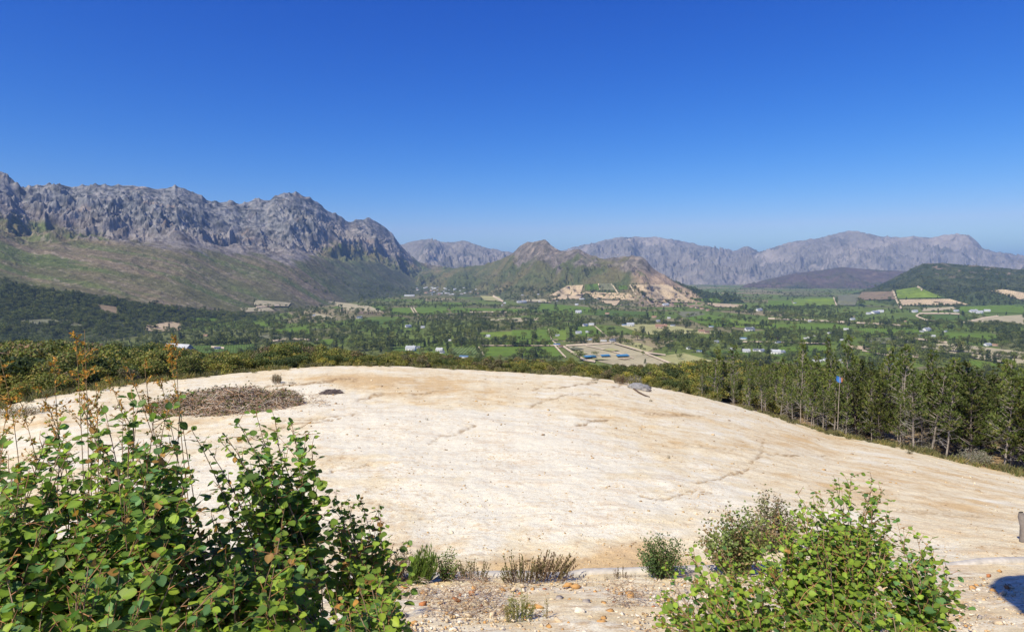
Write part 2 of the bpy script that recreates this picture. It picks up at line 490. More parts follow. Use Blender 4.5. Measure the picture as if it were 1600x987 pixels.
def c_left(px, py, X, Y, Z, v, sl, cv):
    n = fbm(X / 620, Y / 120, 6, 3)
    n2 = fbm(X / 90, Y / 45, 5, 23)
    veg = lerpc(C(.125, .118, .052) + 0 * X[..., None], C(.18, .14, .085), sstep(-.2, .3, n))
    veg = lerpc(veg, C(.10, .13, .035), sstep(.02, .35, fbm(X / 700 + 3, Y / 120, 4, 33)) * .8)
    veg = lerpc(veg, C(.33, .27, .20), sstep(.2, .42, fbm(X / 22, Y / 16, 4, 24) + .5 * n2 + .25 * n) * .6)
    rock = lerpc(C(.215, .21, .21) + 0 * X[..., None], C(.055, .06, .065), sstep(-.12, .3, fbm(X / 50, Y / 50 + Z / 40, 5, 6) * .8 + .6 * fbm((X + Z) / 170, (Y - Z) / 70, 4, 66)))
    rock = lerpc(rock, C(.35, .315, .285), sstep(.12, .4, fbm(X / 40, Z / 26, 4, 26)) * .8)
    rock = lerpc(rock, C(.33, .23, .16), sstep(.28, .55, fbm(X / 90, Z / 60, 4, 29)) * .55)
    rock = lerpc(rock, C(.09, .095, .05), sstep(.5, .25, sl) * sstep(-.1, .2, n) * .7)
    line = np.interp(px, [-200, 0, 100, 200, 290, 400, 450, 480, 520, 560, 620, 700], [335, 345, 368, 384, 398, 408, 420, 414, 385, 392, 412, 420])
    rock = lerpc(rock, C(.27, .20, .155), sstep(60, 8, line - py + n * 30) * .35)
    r = sstep(-7, 6, line - 8 - py + n * 20 + n2 * 8)
    c = lerpc(veg, rock, r)
    wl = np.interp(px, [-200, 0, 60, 150, 260, 400, 520, 600], [420, 432, 452, 460, 478, 492, 500, 500])
    c = lerpc(c, C(.05, .065, .025), sstep(-3, 5, py - wl + n2 * 10) * .9)
    c = lerpc(c, C(.075, .095, .045), sstep(480, 560, px) * sstep(0, 10, py - line) * .7)
    return c
mountain('left_mountain_range', [(-260, 250), (-150, 262), (-60, 252), (-20, 262), (0, 267), (12, 272), (22, 281), (32, 291), (55, 291), (75, 287), (98, 286), (112, 292), (130, 290), (148, 287), (175, 289), (210, 289), (240, 292), (250, 296), (262, 291), (278, 290), (292, 294), (303, 300), (313, 303), (322, 313), (350, 316), (362, 314), (378, 319), (390, 313), (408, 309), (420, 313), (432, 305), (452, 300), (472, 301), (478, 309), (492, 310), (500, 318), (516, 332), (530, 336), (545, 347), (560, 342), (578, 341), (590, 345), (600, 355), (612, 364), (622, 378), (634, 388), (642, 401), (655, 408), (680, 414), (705, 418), (740, 423), (790, 432)],
         [(-260, 3600), (0, 3300), (130, 3700), (300, 4200), (455, 5000), (575, 6000), (650, 6600), (790, 7000)],
         [(-260, 1150), (0, 1300), (200, 1480), (350, 1950), (450, 2500), (550, 3400), (650, 4600), (790, 5600)], 900, 340, VALLEY - 1, 1.28, 1.0,
         [(170, 640), (120, 270), (60, 105), (30, 45), (12, 19)], c_left, M_rock, seed=81, jag=4.5, strata=(34, 75, .9),
         env=lambda px, v: .07 + .93 * sstep(np.interp(px, [0, 350, 450, 500], [.48, .45, .38, .42])[None, :], np.interp(px, [0, 350, 450, 500], [.74, .70, .62, .66])[None, :], v))

# ---- clearing edge (t -> distance, depression)
EDGE = [(-700, 690), (-400, 680), (-200, 665), (0, 637), (60, 622), (120, 612), (200, 600), (300, 590), (420, 578), (480, 573), (550, 571), (620, 572), (700, 576), (800, 581), (900, 587), (960, 594), (1000, 601), (1050, 609), (1100, 621), (1150, 634), (1200, 648), (1250, 664), (1300, 679), (1350, 689), (1400, 699), (1450, 710), (1500, 722), (1550, 733), (1600, 744), (1700, 765), (2000, 800), (2400, 820)]
et, ed = prof(EDGE)
YE = [(-700, 22), (-200, 28), (0, 32), (200, 42), (420, 54), (550, 60), (700, 62), (900, 62), (1000, 61), (1100, 59), (1200, 55), (1300, 50), (1400, 46), (1500, 43), (1600, 40), (1800, 34), (2400, 24)]
yt = [pdir(a, 620)[0] for a, _ in YE]
def edge_y(t): return sm(t, yt, [b for _, b in YE])
def edge_dep(t):
    return np.interp(t, et, ed) + .0012 * fbm(t * 26, t * 0 + .5, 4, 5)

def kerb_y(t):
    # world line Y = 9.19 + .154 X
    return 9.19 / (1 - .154 * np.clip(t, -1.2, 1.4))
def bank_z(X, Y):
    return -1.7 - .3 * np.maximum(Y, 0) - .0 * X + np.where(Y < 0, -.05 * Y, 0)

tt = np.concatenate([np.linspace(-1.5, -.86, 60)[:-1], np.linspace(-.86, .9, 760), np.linspace(.9, 1.6, 60)[1:]])
ye = edge_y(tt); ze = -edge_dep(tt) * ye
yk = kerb_y(tt) + .02; zk = bank_z(tt * yk, yk) - .03

# rills and stains on the clearing, photo polylines -> (t, dep)
RILLS = [([(380, 690), (430, 672), (475, 663), (530, 655)], 2.2, .8), ([(440, 660), (500, 655), (560, 648)], 1.6, .6),
         ([(670, 690), (690, 680), (715, 676), (745, 665)], 2.4, .5),
         ([(480, 742), (520, 735), (560, 730), (590, 720)], 1.6, .5),
         ([(1000, 776), (1030, 781), (1060, 775), (1085, 768), (1110, 771)], 2.2, .7), ([(1092, 757), (1115, 750), (1140, 743), (1170, 733)], 2.6, .9),
         ([(900, 662), (925, 657), (945, 655)], 3.0, .9), ([(640, 616), (690, 612), (700, 606)], 2.5, .5),
         ([(1200, 711), (1240, 713), (1290, 710)], 2.0, .6), ([(1170, 722), (1186, 715), (1195, 690)], 2.5, .6),
         ([(840, 607), (880, 605), (905, 600), (930, 598)], 2.0, .7), ([(960, 604), (975, 600)], 3, .8), ([(830, 633), (860, 622), (900, 616), (935, 616)], 3.5, .45),
         ([(1000, 647), (1050, 648), (1095, 650)], 3.0, .55), ([(420, 603), (480, 600), (540, 592), (556, 593)], 4.0, .9), ([(560, 622), (600, 616)], 3.5, .8),
         ([(600, 812), (650, 808), (700, 800)], 2.0, .35), ([(1390, 795), (1450, 800), (1530, 806)], 6, .3), ([(1040, 690), (1100, 700), (1180, 705)], 2, .3)]
def rill_field(px, py):
    px = px + 7 * fbm(px / 30, py / 12, 3, 70); py = py + 2.5 * fbm(px / 24, py / 14, 3, 69)
    f = np.zeros_like(px)
    for pts, wd, s in RILLS:
        a = np.array(pts, float)
        bx0, bx1 = a[:, 0].min() - 20, a[:, 0].max() + 20; by0, by1 = a[:, 1].min() - 20, a[:, 1].max() + 20
        msk = (px > bx0) & (px < bx1) & (py > by0) & (py < by1)
        if not msk.any(): continue
        qx = px[msk] + 5 * fbm(px[msk] / 14, py[msk] / 9, 3, 77); qy = py[msk] + 2.5 * fbm(px[msk] / 11, py[msk] / 8, 3, 78)
        d = np.full(qx.shape, 1e9)
        for i in range(len(a) - 1):
            p, q = a[i], a[i + 1]; vx, vy = q - p
            s_ = np.clip(((qx - p[0]) * vx + (qy - p[1]) * vy) / (vx * vx + vy * vy), 0, 1)
            dx = (qx - p[0] - s_ * vx) * .55; dy = (qy - p[1] - s_ * vy)
            d = np.minimum(d, np.hypot(dx, dy))
        g = 1.45 * s * np.exp(-(d / (wd * .8)) ** 2 * 1.6) * np.clip(.62 + 2.0 * fbm(qx / 6, qy / 3, 4, 80), 0, 1.3)
        f[msk] = np.maximum(f[msk], g)
    return f
PATCH = [(930, 800, 80, 60, -1.0), (640, 655, 120, 24, -1.1), (700, 690, 170, 60, -.7), (860, 730, 130, 60, -.6), (500, 612, 60, 9, -1.0), (760, 770, 200, 60, -.7), (960, 870, 110, 34, .9), (820, 878, 190, 26, .75), (720, 620, 120, 18, .8), (640, 600, 120, 16, .9), (540, 594, 80, 8, .9),
         (590, 720, 90, 26, .35), (1500, 810, 120, 60, .55), (1380, 740, 200, 40, .35), (1100, 690, 160, 20, .4), (1050, 650, 90, 9, .6), (900, 630, 100, 12, .45), (930, 740, 90, 20, .35), (1480, 850, 60, 18, -.5), (1250, 690, 90, 16, .45), (430, 700, 90, 20, .3), (1520, 870, 90, 15, .35), (340, 740, 120, 60, -.4)]
def pad_cols(px, py, X, Y, rill):
    a = fbm(X / 3.6, Y / 5.5, 6, 41); b_ = fbm(X / .9 + 9, Y / 1.4, 5, 42); s = fbm((X * .93 + Y * .36) / 3.4, (Y * .93 - X * .36) / .8, 5, 43)
    o = .32 + 1.0 * a + .75 * b_ + .55 * s
    for cx, cy, rx, ry, k in PATCH:
        o = o + k * .8 * np.exp(-((px - cx) / rx) ** 2 - ((py - cy) / ry) ** 2)
    o = np.clip(o, -.4, 1.3)
    white = C(.80, .735, .575); cream = C(.77, .66, .45); ochre = C(.62, .42, .20)
    c = lerpc(white + 0 * X[..., None], cream, sstep(-.1, .5, o))
    c = lerpc(c, ochre, sstep(.45, 1.35, o) * .85)
    spk = sstep(.15, .5, fbm(X / .22, Y / .4, 4, 44)) * sstep(-.1, .8, o)
    c = lerpc(c, C(.46, .29, .14), spk * .6)
    c = lerpc(c, C(.31, .20, .10), np.clip(rill, 0, 1) * .95)
    return c

def build_pad():
    nr = 360
    # rows: denser near (screen-uniform): interpolate depression linearly between kerb and edge
    dk = -zk / yk; de = -ze / ye
    s = np.linspace(0, 1, nr)[:, None]
    dep = dk + (de - dk) * s
    # straight line profile z = a + b Y for each t, sampled at equal steps of depression
    b_ = (ze - zk) / (ye - yk); a_ = zk - b_ * yk
    Y = -a_ / (b_ + dep)
    Z = a_ + b_ * Y
    X = tt * Y
    px, py = t2px(tt * np.ones_like(Y), -Z / Y)
    env = np.minimum(sstep(0, .05, s), sstep(1, .93, s))
    rill = rill_field(px, py)
    und = .16 * fbm(X / 7, Y / 7, 4, 51) * env + .05 * fbm(X / 1.1, Y / 1.1, 4, 52) * env
    und += .04 * fbm((X * .93 + Y * .36) / 3, (Y * .93 - X * .36) / .8, 4, 43) * env
    Z = Z + und - rill * .03 * env + .012 * fbm(X / .2, Y / .2, 3, 57) * env
    col = pad_cols(px, py, X, Y, rill)
    # edge roll-off rows
    ex = []
    for k, (dy, dz) in enumerate([(.6, -.10), (1.4, -.35), (2.6, -.95), (4.5, -2.2)]):
        ex.append((ye + dy, ze + dz))
    Yx = np.array([a for a, _ in ex]); Zx = np.array([a for _, a in ex])
    Y = np.vstack([Y, Yx]); Z = np.vstack([Z, Zx]);
    cx = np.repeat(col[-1:], len(ex), 0) * .8
    add_sheet('sandy_clearing', tt, Y, Z, np.concatenate([col, cx], 0), M_sand)
build_pad()

# ---- hillside below the clearing
def build_slope():
    D100 = [(-700, .25), (-200, .19), (0, .17), (200, .155), (400, .147), (800, .147), (1100, .166), (1400, .19), (1600, .20), (2400, .23)]
    D170 = [(-700, .17), (-200, .14), (0, .133), (400, .134), (800, .143), (1100, .155), (1400, .165), (1600, .17), (2400, .19)]
    t1 = [(a - 800) / 1000 for a, _ in D100]; t2 = [(a - 800) / 1000 for a, _ in D170]
    t = tt[::3]
    y0 = ye[::3] + 1.2; z0 = ze[::3] - .5
    z100 = -100 * np.interp(t, t1, [b for _, b in D100]); z170 = -170 * np.interp(t, t2, [b for _, b in D170])
    rows = np.concatenate([np.linspace(0, 1, 60), 1 + np.linspace(0, 1, 50)[1:], 2 + np.linspace(0, 1, 60)[1:]])
    Y = []; Z = []
    for r in rows:
        if r <= 1:
            f = r ** 1.3; y = y0 + (100 - y0) * f; z = z0 + (z100 - z0) * f
        elif r <= 2:
            f = r - 1; y = 100 + 70 * f + 0 * t; z = z100 + (z170 - z100) * f
        else:
            f = r - 2; y = 170 + 780 * f + 0 * t; z = z170 + (VALLEY - 6 - z170) * (f ** .8)
        Y.append(y); Z.append(z)
    Y = np.array(Y); Z = np.array(Z); X = t * Y
    Z = Z + np.clip((Y - y0) / 20, 0, 1) * .5 * fbm(X / 14, Y / 14, 4, 61)
    n = fbm(X / 9, Y / 9, 4, 62)
    c = lerpc(C(.085, .085, .035) + 0 * X[..., None], C(.30, .21, .12), sstep(.1, .5, n))
    near = np.exp(-np.clip(Y - y0, 0, 99) / 9) * sstep(.2, .45, t)
    c = lerpc(c, C(.50, .34, .20), np.clip(near * 1.3, 0, 1))
    add_sheet('hillside', t, Y, Z, c, M_slope)
build_slope()

# ---- near bank the camera stands on
def build_bank():
    t_ = None
    xs = np.linspace(-16, 20, 300)
    s = np.concatenate([np.linspace(-1.2, .55, 40)[:-1], np.linspace(.55, 1, 150)])
    X, S = np.meshgrid(xs, s)
    yk_ = 9.19 + .154 * X
    Y = yk_ * S
    Z = bank_z(X, Y)
    Z = Z + (.07 * fbm(X / 1.3, Y / 1.3, 4, 71) + .025 * fbm(X / .25, Y / .25, 4, 72)) * sstep(1.0, .985, S) + .0
    a = fbm(X / .8, Y / .6, 5, 73); b_ = fbm(X / .15, Y / .15, 3, 74)
    c = lerpc(C(.74, .60, .37) + 0 * X[..., None], C(.84, .75, .56), sstep(-.3, .3, a))
    c = lerpc(c, C(.50, .33, .17), sstep(.05, .5, b_ + a * .4) * .75)
    c = lerpc(c, C(.36, .31, .28), sstep(.25, .6, fbm(X / .5, Y / .35, 4, 75)) * .6)
    V = np.stack([X, Y, Z], -1).reshape(-1, 3)
    o = link('stony_bank', mesh_np('stony_bank', V, grid_faces(*X.shape), M_sand, c.reshape(-1, 3)))
    o['kind'] = 'structure'
build_bank()
def at_bank(px, py):
    T, D = pdir(px, py)
    y = 1.7 / (D - .3)
    return Vector((T * y, y, -D * y))
def on(px, py):
    """terrain point under a photo pixel"""
    T, D = pdir(px, py)
    kd = -bank_z(0, kerb_y(T)) / kerb_y(T)
    if D > kd: return at_bank(px, py)
    p = hit(px, py)[0]
    return Vector(p)

# ------------------------------------------------------------------ mesh builder
class MB:
    def __init__(s): s.v = []; s.q = []; s.t = []; s.c = []; s.n = 0
    def add(s, V, Q=None, T=None, c=(1, 1, 1)):
        V = np.asarray(V, float).reshape(-1, 3)
        if Q is not None and len(Q): s.q.append(np.asarray(Q) + s.n)
        if T is not None and len(T): s.t.append(np.asarray(T) + s.n)
        c = np.asarray(c, float)
        s.c.append(np.broadcast_to(c, V.shape) if c.ndim == 1 else c)
        s.v.append(V); s.n += len(V)
    def tube(s, P, R, sides=5, c=(1, 1, 1), cap=True):
        P = np.asarray(P, float); n = len(P); R = np.broadcast_to(np.asarray(R, float), (n,))
        d = np.gradient(P, axis=0); d /= np.linalg.norm(d, axis=1)[:, None] + 1e-9
        ref = np.array([0, 0, 1.0]) if abs(d[0][2]) < .9 else np.array([1.0, 0, 0])
        u = np.cross(d, ref); u /= np.linalg.norm(u, axis=1)[:, None] + 1e-9
        w_ = np.cross(d, u)
        a = np.arange(sides) * 2 * PI / sides
        V = P[:, None, :] + R[:, None, None] * (np.cos(a)[None, :, None] * u[:, None, :] + np.sin(a)[None, :, None] * w_[:, None, :])
        i = np.arange(n - 1)[:, None] * sides + np.arange(sides)[None, :]
        j = np.arange(n - 1)[:, None] * sides + (np.arange(sides)[None, :] + 1) % sides
        Q = np.stack([i, j, j + sides, i + sides], -1).reshape(-1, 4)
        T = [[(n - 1) * sides + k, (n - 1) * sides + (k + 1) % sides, (n - 1) * sides + (k + 2) % sides] for k in range(0, 1)] if sides == 3 else None
        s.add(V.reshape(-1, 3), Q, T, c)
    def box(s, x0, y0, z0, x1, y1, z1, c=(1, 1, 1)):
        V = [(x, y, z) for z in (z0, z1) for y in (y0, y1) for x in (x0, x1)]
        s.add(V, [(0, 2, 3, 1), (4, 5, 7, 6), (0, 1, 5, 4), (2, 6, 7, 3), (0, 4, 6, 2), (1, 3, 7, 5)], None, c)
    def leafquads(s, P, D, Nn, L, W, c):
        """rhombic leaves: base P, direction D, normal-ish Nn, length L, width W"""
        D = D / (np.linalg.norm(D, axis=1)[:, None] + 1e-9)
        S = np.cross(D, Nn); S /= np.linalg.norm(S, axis=1)[:, None] + 1e-9
        L = np.broadcast_to(L, (len(P),))[:, None]; W = np.broadcast_to(W, (len(P),))[:, None]
        V = np.stack([P, P + D * L * .45 + S * W * .5, P + D * L, P + D * L * .45 - S * W * .5], 1).reshape(-1, 3)
        i = np.arange(len(P))[:, None] * 4 + np.arange(4)[None, :]
        c = np.asarray(c, float)
        if c.ndim == 2: c = np.repeat(c, 4, 0)
        s.add(V, i, None, c)
    def mesh(s, name, mat, smooth=False):
        return mesh_np(name, np.concatenate(s.v), np.concatenate(s.q) if s.q else None, mat, np.concatenate([np.array(c) for c in s.c]), smooth, np.concatenate(s.t) if s.t else None)

def rdir(n, rs):
    a = rs.normal(size=(n, 3)); return a / np.linalg.norm(a, axis=1)[:, None]

def foliage_mat(name, trans=.3, rnd=.35, hue=.03, rough=.6, spec=.2, tint=(1, 1, 1), joined=False):
    m, nt, b = new_mat(name)
    a = nt.nodes.new('ShaderNodeVertexColor'); a.layer_name = 'Col'
    c = mix(nt, 1.0, a.outputs[0], tint, 'MULTIPLY')
    if not joined:
        oi = nt.nodes.new('ShaderNodeObjectInfo')
        v = ramp(nt, oi.outputs['Random'], [(0, (1 - rnd, 1 - rnd * .95, 1 - rnd * .7)), (.5, (1, 1, 1)), (1, (1 + rnd * 1.1, 1 + rnd * .75, 1 + rnd * .2))])
        c = mix(nt, 1.0, c, v, 'MULTIPLY')
    nt.links.new(c, b.inputs['Base Color'])
    b.inputs['Roughness'].default_value = rough; b.inputs['Specular IOR Level'].default_value = spec
    if trans > 0:
        t = nt.nodes.new('ShaderNodeBsdfTranslucent')
        nt.links.new(mix(nt, 1.0, c, (1.15, 1.25, .55), 'MULTIPLY'), t.inputs[0])
        ms = nt.nodes.new('ShaderNodeMixShader'); ms.inputs[0].default_value = trans
        nt.links.new(b.outputs[0], ms.inputs[1]); nt.links.new(t.outputs[0], ms.inputs[2])
        nt.links.new(ms.outputs[0], nt.nodes['Material Output'].inputs['Surface'])
    return m
M_tree = foliage_mat('valley_foliage', .15, .35)
M_shrub = foliage_mat('shrub_foliage', .25, .40)
M_pine = foliage_mat('pine_needles', .2, .25)
M_leaf = foliage_mat('sapling_leaf', .36, .45, rough=.5, spec=.25)
M_leafj = foliage_mat('sapling_leaf_mass', .36, 0, rough=.5, spec=.25, joined=True)
M_small = foliage_mat('small_plant', .25, .2, joined=True)
def simple_mat(name, c, rough=.9, sc_=None, amp=.25, spec=.2, vc=False):
    m, nt, b = new_mat(name)
    col = None
    if vc:
        a = nt.nodes.new('ShaderNodeVertexColor'); a.layer_name = 'Col'; col = a.outputs[0]
        if c: col = mix(nt, 1.0, col, c, 'MULTIPLY')
    if sc_:
        col = mix(nt, 1.0, col if col is not None else c, ramp(nt, noise(nt, sc_, 5), [(.3, (1 - amp,) * 3), (.7, (1 + amp,) * 3)]), 'MULTIPLY')
    if col is None: b.inputs['Base Color'].default_value = (*c, 1)
    else: nt.links.new(col, b.inputs['Base Color'])
    b.inputs['Roughness'].default_value = rough; b.inputs['Specular IOR Level'].default_value = spec
    return m
M_bark = simple_mat('bark', (1, 1, 1), .9, 6.0, .35, vc=True)
M_twig = simple_mat('dry_twigs', (1, 1, 1), .9, 9.0, .3, vc=True)

# ------------------------------------------------------------------ fields, tracks and pools on the valley floor
def field_mat(name, c, rows=None, alt=None, sc_=.03, amp=.2):
    m, nt, b = new_mat(name)
    col = mix(nt, 1.0, c, ramp(nt, noise(nt, sc_, 6, .65), [(.3, (1 - amp,) * 3), (.7, (1 + amp,) * 3)]), 'MULTIPLY')
    col = mix(nt, 1.0, col, ramp(nt, noise(nt, sc_ * 7, 5, .65), [(.3, (1 - amp * .8,) * 3), (.7, (1 + amp * .8,) * 3)]), 'MULTIPLY')
    if rows:
        ang, sp = rows
        wv = nt.nodes.new('ShaderNodeTexWave'); wv.wave_type = 'BANDS'; wv.bands_direction = 'X'
        wv.inputs['Scale'].default_value = 1.0; wv.inputs['Distortion'].default_value = .15
        nt.links.new(scaled_pos(nt, (.314 / sp, .314 / sp, 1), (0, 0, ang)), wv.inputs['Vector'])
        col = mix(nt, ramp(nt, wv.outputs[0], [(.35, (0,) * 3), (.65, (1,) * 3)]), col, mix(nt, 1.0, col, alt or (.6, .65, .5), 'MULTIPLY'))
    nt.links.new(col, b.inputs['Base Color']); b.inputs['Roughness'].default_value = .95; b.inputs['Specular IOR Level'].default_value = .1
    bump(nt, b, noise(nt, .5, 4), .6, .5)
    return m
FM = {
    'g': field_mat('vineyard_green', (.135, .205, .03), (.5, 5.0), (.72, .74, .62)),
    'g2': field_mat('vineyard_bright', (.18, .245, .038), (1.1, 5.0), (.75, .78, .68)),
    'd': field_mat('vineyard_dark', (.10, .155, .032), (-.4, 5.0), (.7, .7, .6)),
    'r': field_mat('young_vines', (.16, .20, .075), (.06, 6.5), (.42, .55, .30)),
    'y': field_mat('dry_meadow', (.34, .32, .14)),
    'p': field_mat('pale_meadow', (.40, .345, .215)),
    't': field_mat('tan_soil', (.50, .385, .25), (.8, 9.0), (.82, .82, .8)),
    'b': field_mat('fallow_brown', (.22, .165, .105)),
    's': field_mat('grey_scrub_field', (.165, .165, .10)),
    'k': field_mat('sand_track', (.56, .45, .31)),
}
def in_poly(px, py, poly):
    px = np.asarray(px); py = np.asarray(py); r = np.zeros(px.shape, bool); n = len(poly); j = n - 1
    for i in range(n):
        xi, yi = poly[i]; xj, yj = poly[j]
        cnd = ((yi > py) != (yj > py)) & (px < (xj - xi) * (py - yi) / (yj - yi + 1e-12) + xi)
        r ^= cnd; j = i
    return r
FIELD_POLYS = []
LAYER = [0]
def patch(name, poly, mat, off=1.0, keep=True, n=10, thick=0):
    """drape a quad (4 photo points, any quad) or strip on the land"""
    a = np.array(poly, float)
    LAYER[0] += 1
    if len(a) == 4:
        u, v = np.meshgrid(np.linspace(0, 1, n), np.linspace(0, 1, n))
        g = ((1 - u) * (1 - v))[..., None] * a[0] + (u * (1 - v))[..., None] * a[1] + (u * v)[..., None] * a[2] + ((1 - u) * v)[..., None] * a[3]
    P = hit(g[..., 0].ravel(), g[..., 1].ravel())
    P[:, 2] += off + .02 * (LAYER[0] % 40)
    me = mesh_np(name, P, grid_faces(n, n), mat)
    o = link(name, me); o['kind'] = 'structure'
    if keep: FIELD_POLYS.append([tuple(p) for p in poly])
    return o
def strip(name, pts, wpx, mat, off=1.9):
    """a track: photo polyline with width in pixels at each point"""
    a = np.array(pts, float)
    n = 26
    s = np.linspace(0, len(a) - 1, n)
    cx = np.interp(s, np.arange(len(a)), a[:, 0]); cy = np.interp(s, np.arange(len(a)), a[:, 1])
    wd = np.interp(s, np.arange(len(a)), np.broadcast_to(wpx, (len(a),)))
    dx = np.gradient(cx); dy = np.gradient(cy); L = np.hypot(dx, dy)
    nx = -dy / L * wd / 2; ny = dx / L * wd / 2 
    g = np.stack([np.stack([cx - nx, cy - ny], -1), np.stack([cx + nx, cy + ny], -1)], 1)
    P = hit(g[..., 0].ravel(), g[..., 1].ravel())
    LAYER[0] += 1
    P[:, 2] += off + .02 * (LAYER[0] % 40)
    o = link(name, mesh_np(name, P, grid_faces(n, 2), mat)); o['kind'] = 'structure'
    return o

FIELDS = [
 ('g', [(800, 516), (857, 515), (868, 540), (800, 541)]), ('g', [(755, 542), (866, 542), (880, 558), (757, 557)]), ('g2', [(735, 520), (800, 518), (800, 540), (790, 541)]),
 ('p', [(884, 541), (953, 537), (1008, 553), (938, 566)]), ('p', [(1008, 553), (1052, 572), (985, 576), (938, 566)]),
 ('y', [(963, 536), (996, 535), (1023, 545), (1006, 553)]), ('y', [(1022, 558), (1068, 552), (1124, 567), (1080, 577)]),
 ('g2', [(868, 516), (885, 516), (885, 532), (872, 532)]), ('g', [(898, 511), (933, 511), (946, 525), (902, 527)]),
 ('y', [(962, 507), (1040, 507), (1125, 522), (1008, 523)]), ('g', [(1071, 497), (1100, 491), (1206, 510), (1105, 511)]), ('g2', [(1140, 498), (1206, 505), (1260, 514), (1150, 512)]),
 ('s', [(1054, 487), (1092, 487), (1103, 492), (1068, 496)]), ('g', [(846, 474), (921, 480), (928, 488), (838, 485)]), ('d', [(926, 485), (1010, 487), (1012, 495), (930, 493)]),
 ('t', [(987, 446), (1043, 445), (1084, 474), (1018, 472)]), ('d', [(914, 445), (934, 444), (937, 454), (914, 454)]), ('s', [(937, 444), (957, 444), (961, 454), (938, 454)]), ('d', [(966, 447), (980, 447), (981, 453), (967, 453)]),
 ('t', [(886, 447), (911, 446), (907, 462), (858, 463)]), ('t', [(914, 457), (984, 459), (992, 470), (928, 467)]), ('t', [(935, 470), (970, 470), (962, 479), (950, 476)]),
 ('g', [(1078, 467), (1120, 467), (1130, 473), (1096, 472)]), ('t', [(1100, 474), (1162, 477), (1156, 482), (1115, 480)]),
 ('t', [(1405, 469), (1484, 468), (1514, 477), (1408, 478)]), ('g2', [(1399, 454), (1434, 449), (1473, 466), (1403, 467)]), ('b', [(1347, 457), (1395, 456), (1399, 468), (1336, 470)]),
 ('s', [(1310, 462), (1345, 460), (1336, 478), (1308, 478)]), ('g2', [(1240, 468), (1302, 466), (1305, 479), (1238, 479)]), ('t', [(1547, 455), (1567, 453), (1612, 460), (1608, 473)]),
 ('p', [(1440, 482), (1499, 479), (1491, 484), (1441, 487)]), ('d', [(1433, 493), (1479, 491), (1532, 497), (1463, 502)]), ('p', [(1537, 496), (1600, 492), (1600, 507), (1512, 503)]),
 ('g', [(1200, 470), (1236, 470), (1240, 480), (1200, 480)]), ('g', [(1200, 508), (1300, 505), (1340, 513), (1215, 517)]), ('g', [(1340, 514), (1430, 512), (1440, 520), (1345, 524)]),
 ('p', [(1397, 540), (1486, 537), (1605, 551), (1605, 562)]), ('p', [(1397, 541), (1605, 563), (1605, 574), (1511, 559)]), ('t', [(1326, 540), (1372, 543), (1352, 548), (1330, 545)]),
 ('g2', [(1344, 548), (1403, 545), (1412, 550), (1357, 555)]), ('g', [(1200, 543), (1296, 541), (1300, 549), (1200, 549)]), ('d', [(1200, 550), (1310, 550), (1320, 557), (1200, 557)]),
 ('g', [(1506, 562), (1567, 570), (1600, 578), (1510, 580)]), ('p', [(1200, 566), (1220, 566), (1232, 576), (1190, 580)]), ('p', [(1410, 551), (1455, 552), (1450, 558), (1370, 557)]),
 ('g', [(1480, 520), (1570, 524), (1560, 534), (1470, 528)]), ('s', [(1350, 528), (1420, 528), (1430, 536), (1360, 538)]),
 ('g', [(577, 479), (608, 479), (600, 485), (575, 484)]), ('g', [(610, 481), (642, 481), (652, 494), (610, 491)]), ('g', [(645, 481), (697, 481), (702, 488), (656, 494)]), ('g', [(702, 481), (830, 483), (832, 488), (706, 489)]),
 ('p', [(509, 470), (577, 478), (600, 488), (546, 486)]), ('b', [(560, 486), (602, 488), (598, 492), (560, 491)]), ('p', [(492, 489), (527, 497), (518, 503), (490, 496)]),
 ('g', [(422, 516), (480, 510), (488, 524), (432, 525)]), ('g', [(398, 504), (427, 505), (410, 513), (396, 513)]), ('s', [(400, 526), (440, 521), (452, 528), (410, 532)]),
 ('g', [(500, 531), (533, 531), (522, 539), (500, 538)]), ('d', [(608, 544), (643, 543), (636, 554), (610, 553)]), ('r', [(703, 544), (744, 543), (748, 554), (704, 554)]),
 ('g', [(789, 531), (850, 530), (850, 541), (789, 541)]), ('g', [(689, 473), (724, 474), (720, 478), (690, 478)]), ('y', [(750, 463), (780, 464), (786, 472), (757, 470)]),
 ('t', [(223, 509), (268, 503), (291, 507), (279, 517)]), ('t', [(223, 510), (279, 517), (262, 519), (228, 517)]), ('g', [(294, 497), (340, 497), (343, 502), (299, 502)]),
 ('s', [(25, 501), (81, 499), (127, 506), (60, 508)]), ('s', [(88, 498), (120, 502), (135, 514), (108, 510)]), ('d', [(300, 541), (400, 538), (400, 553), (305, 553)]),
 ('p', [(400, 470), (455, 474), (450, 480), (395, 478)]), ('p', [(755, 500), (800, 497), (845, 500), (800, 505)]), ('p', [(800, 497), (842, 497), (840, 501), (802, 503)]),
 ('t', [(880, 462), (915, 458), (905, 468), (860, 469)]), ('p', [(800, 470), (850, 468), (862, 474), (822, 472)]), ('d', [(1096, 550), (1150, 548), (1200, 560), (1120, 560)]),
 ('g', [(1490, 480), (1600, 476), (1600, 490), (1505, 488)]), ('b', [(152, 476), (182, 480), (186, 494), (158, 488)]), ('p', [(375, 482), (420, 480), (430, 486), (380, 488)]), ('d', [(560, 500), (0 + 620, 499), (640, 505), (575, 507)]),
]
FN = {'g': 'vineyard', 'g2': 'vineyard', 'd': 'vineyard', 'r': 'vineyard', 'y': 'meadow', 'p': 'meadow', 't': 'ploughed_field', 'b': 'ploughed_field', 's': 'meadow', 'k': 'track'}
for k, poly in FIELDS:
    onhill = np.mean([p[1] for p in poly]) < 480
    patch(FN[k], poly, FM[k], 3.2 if onhill else .8, n=14)
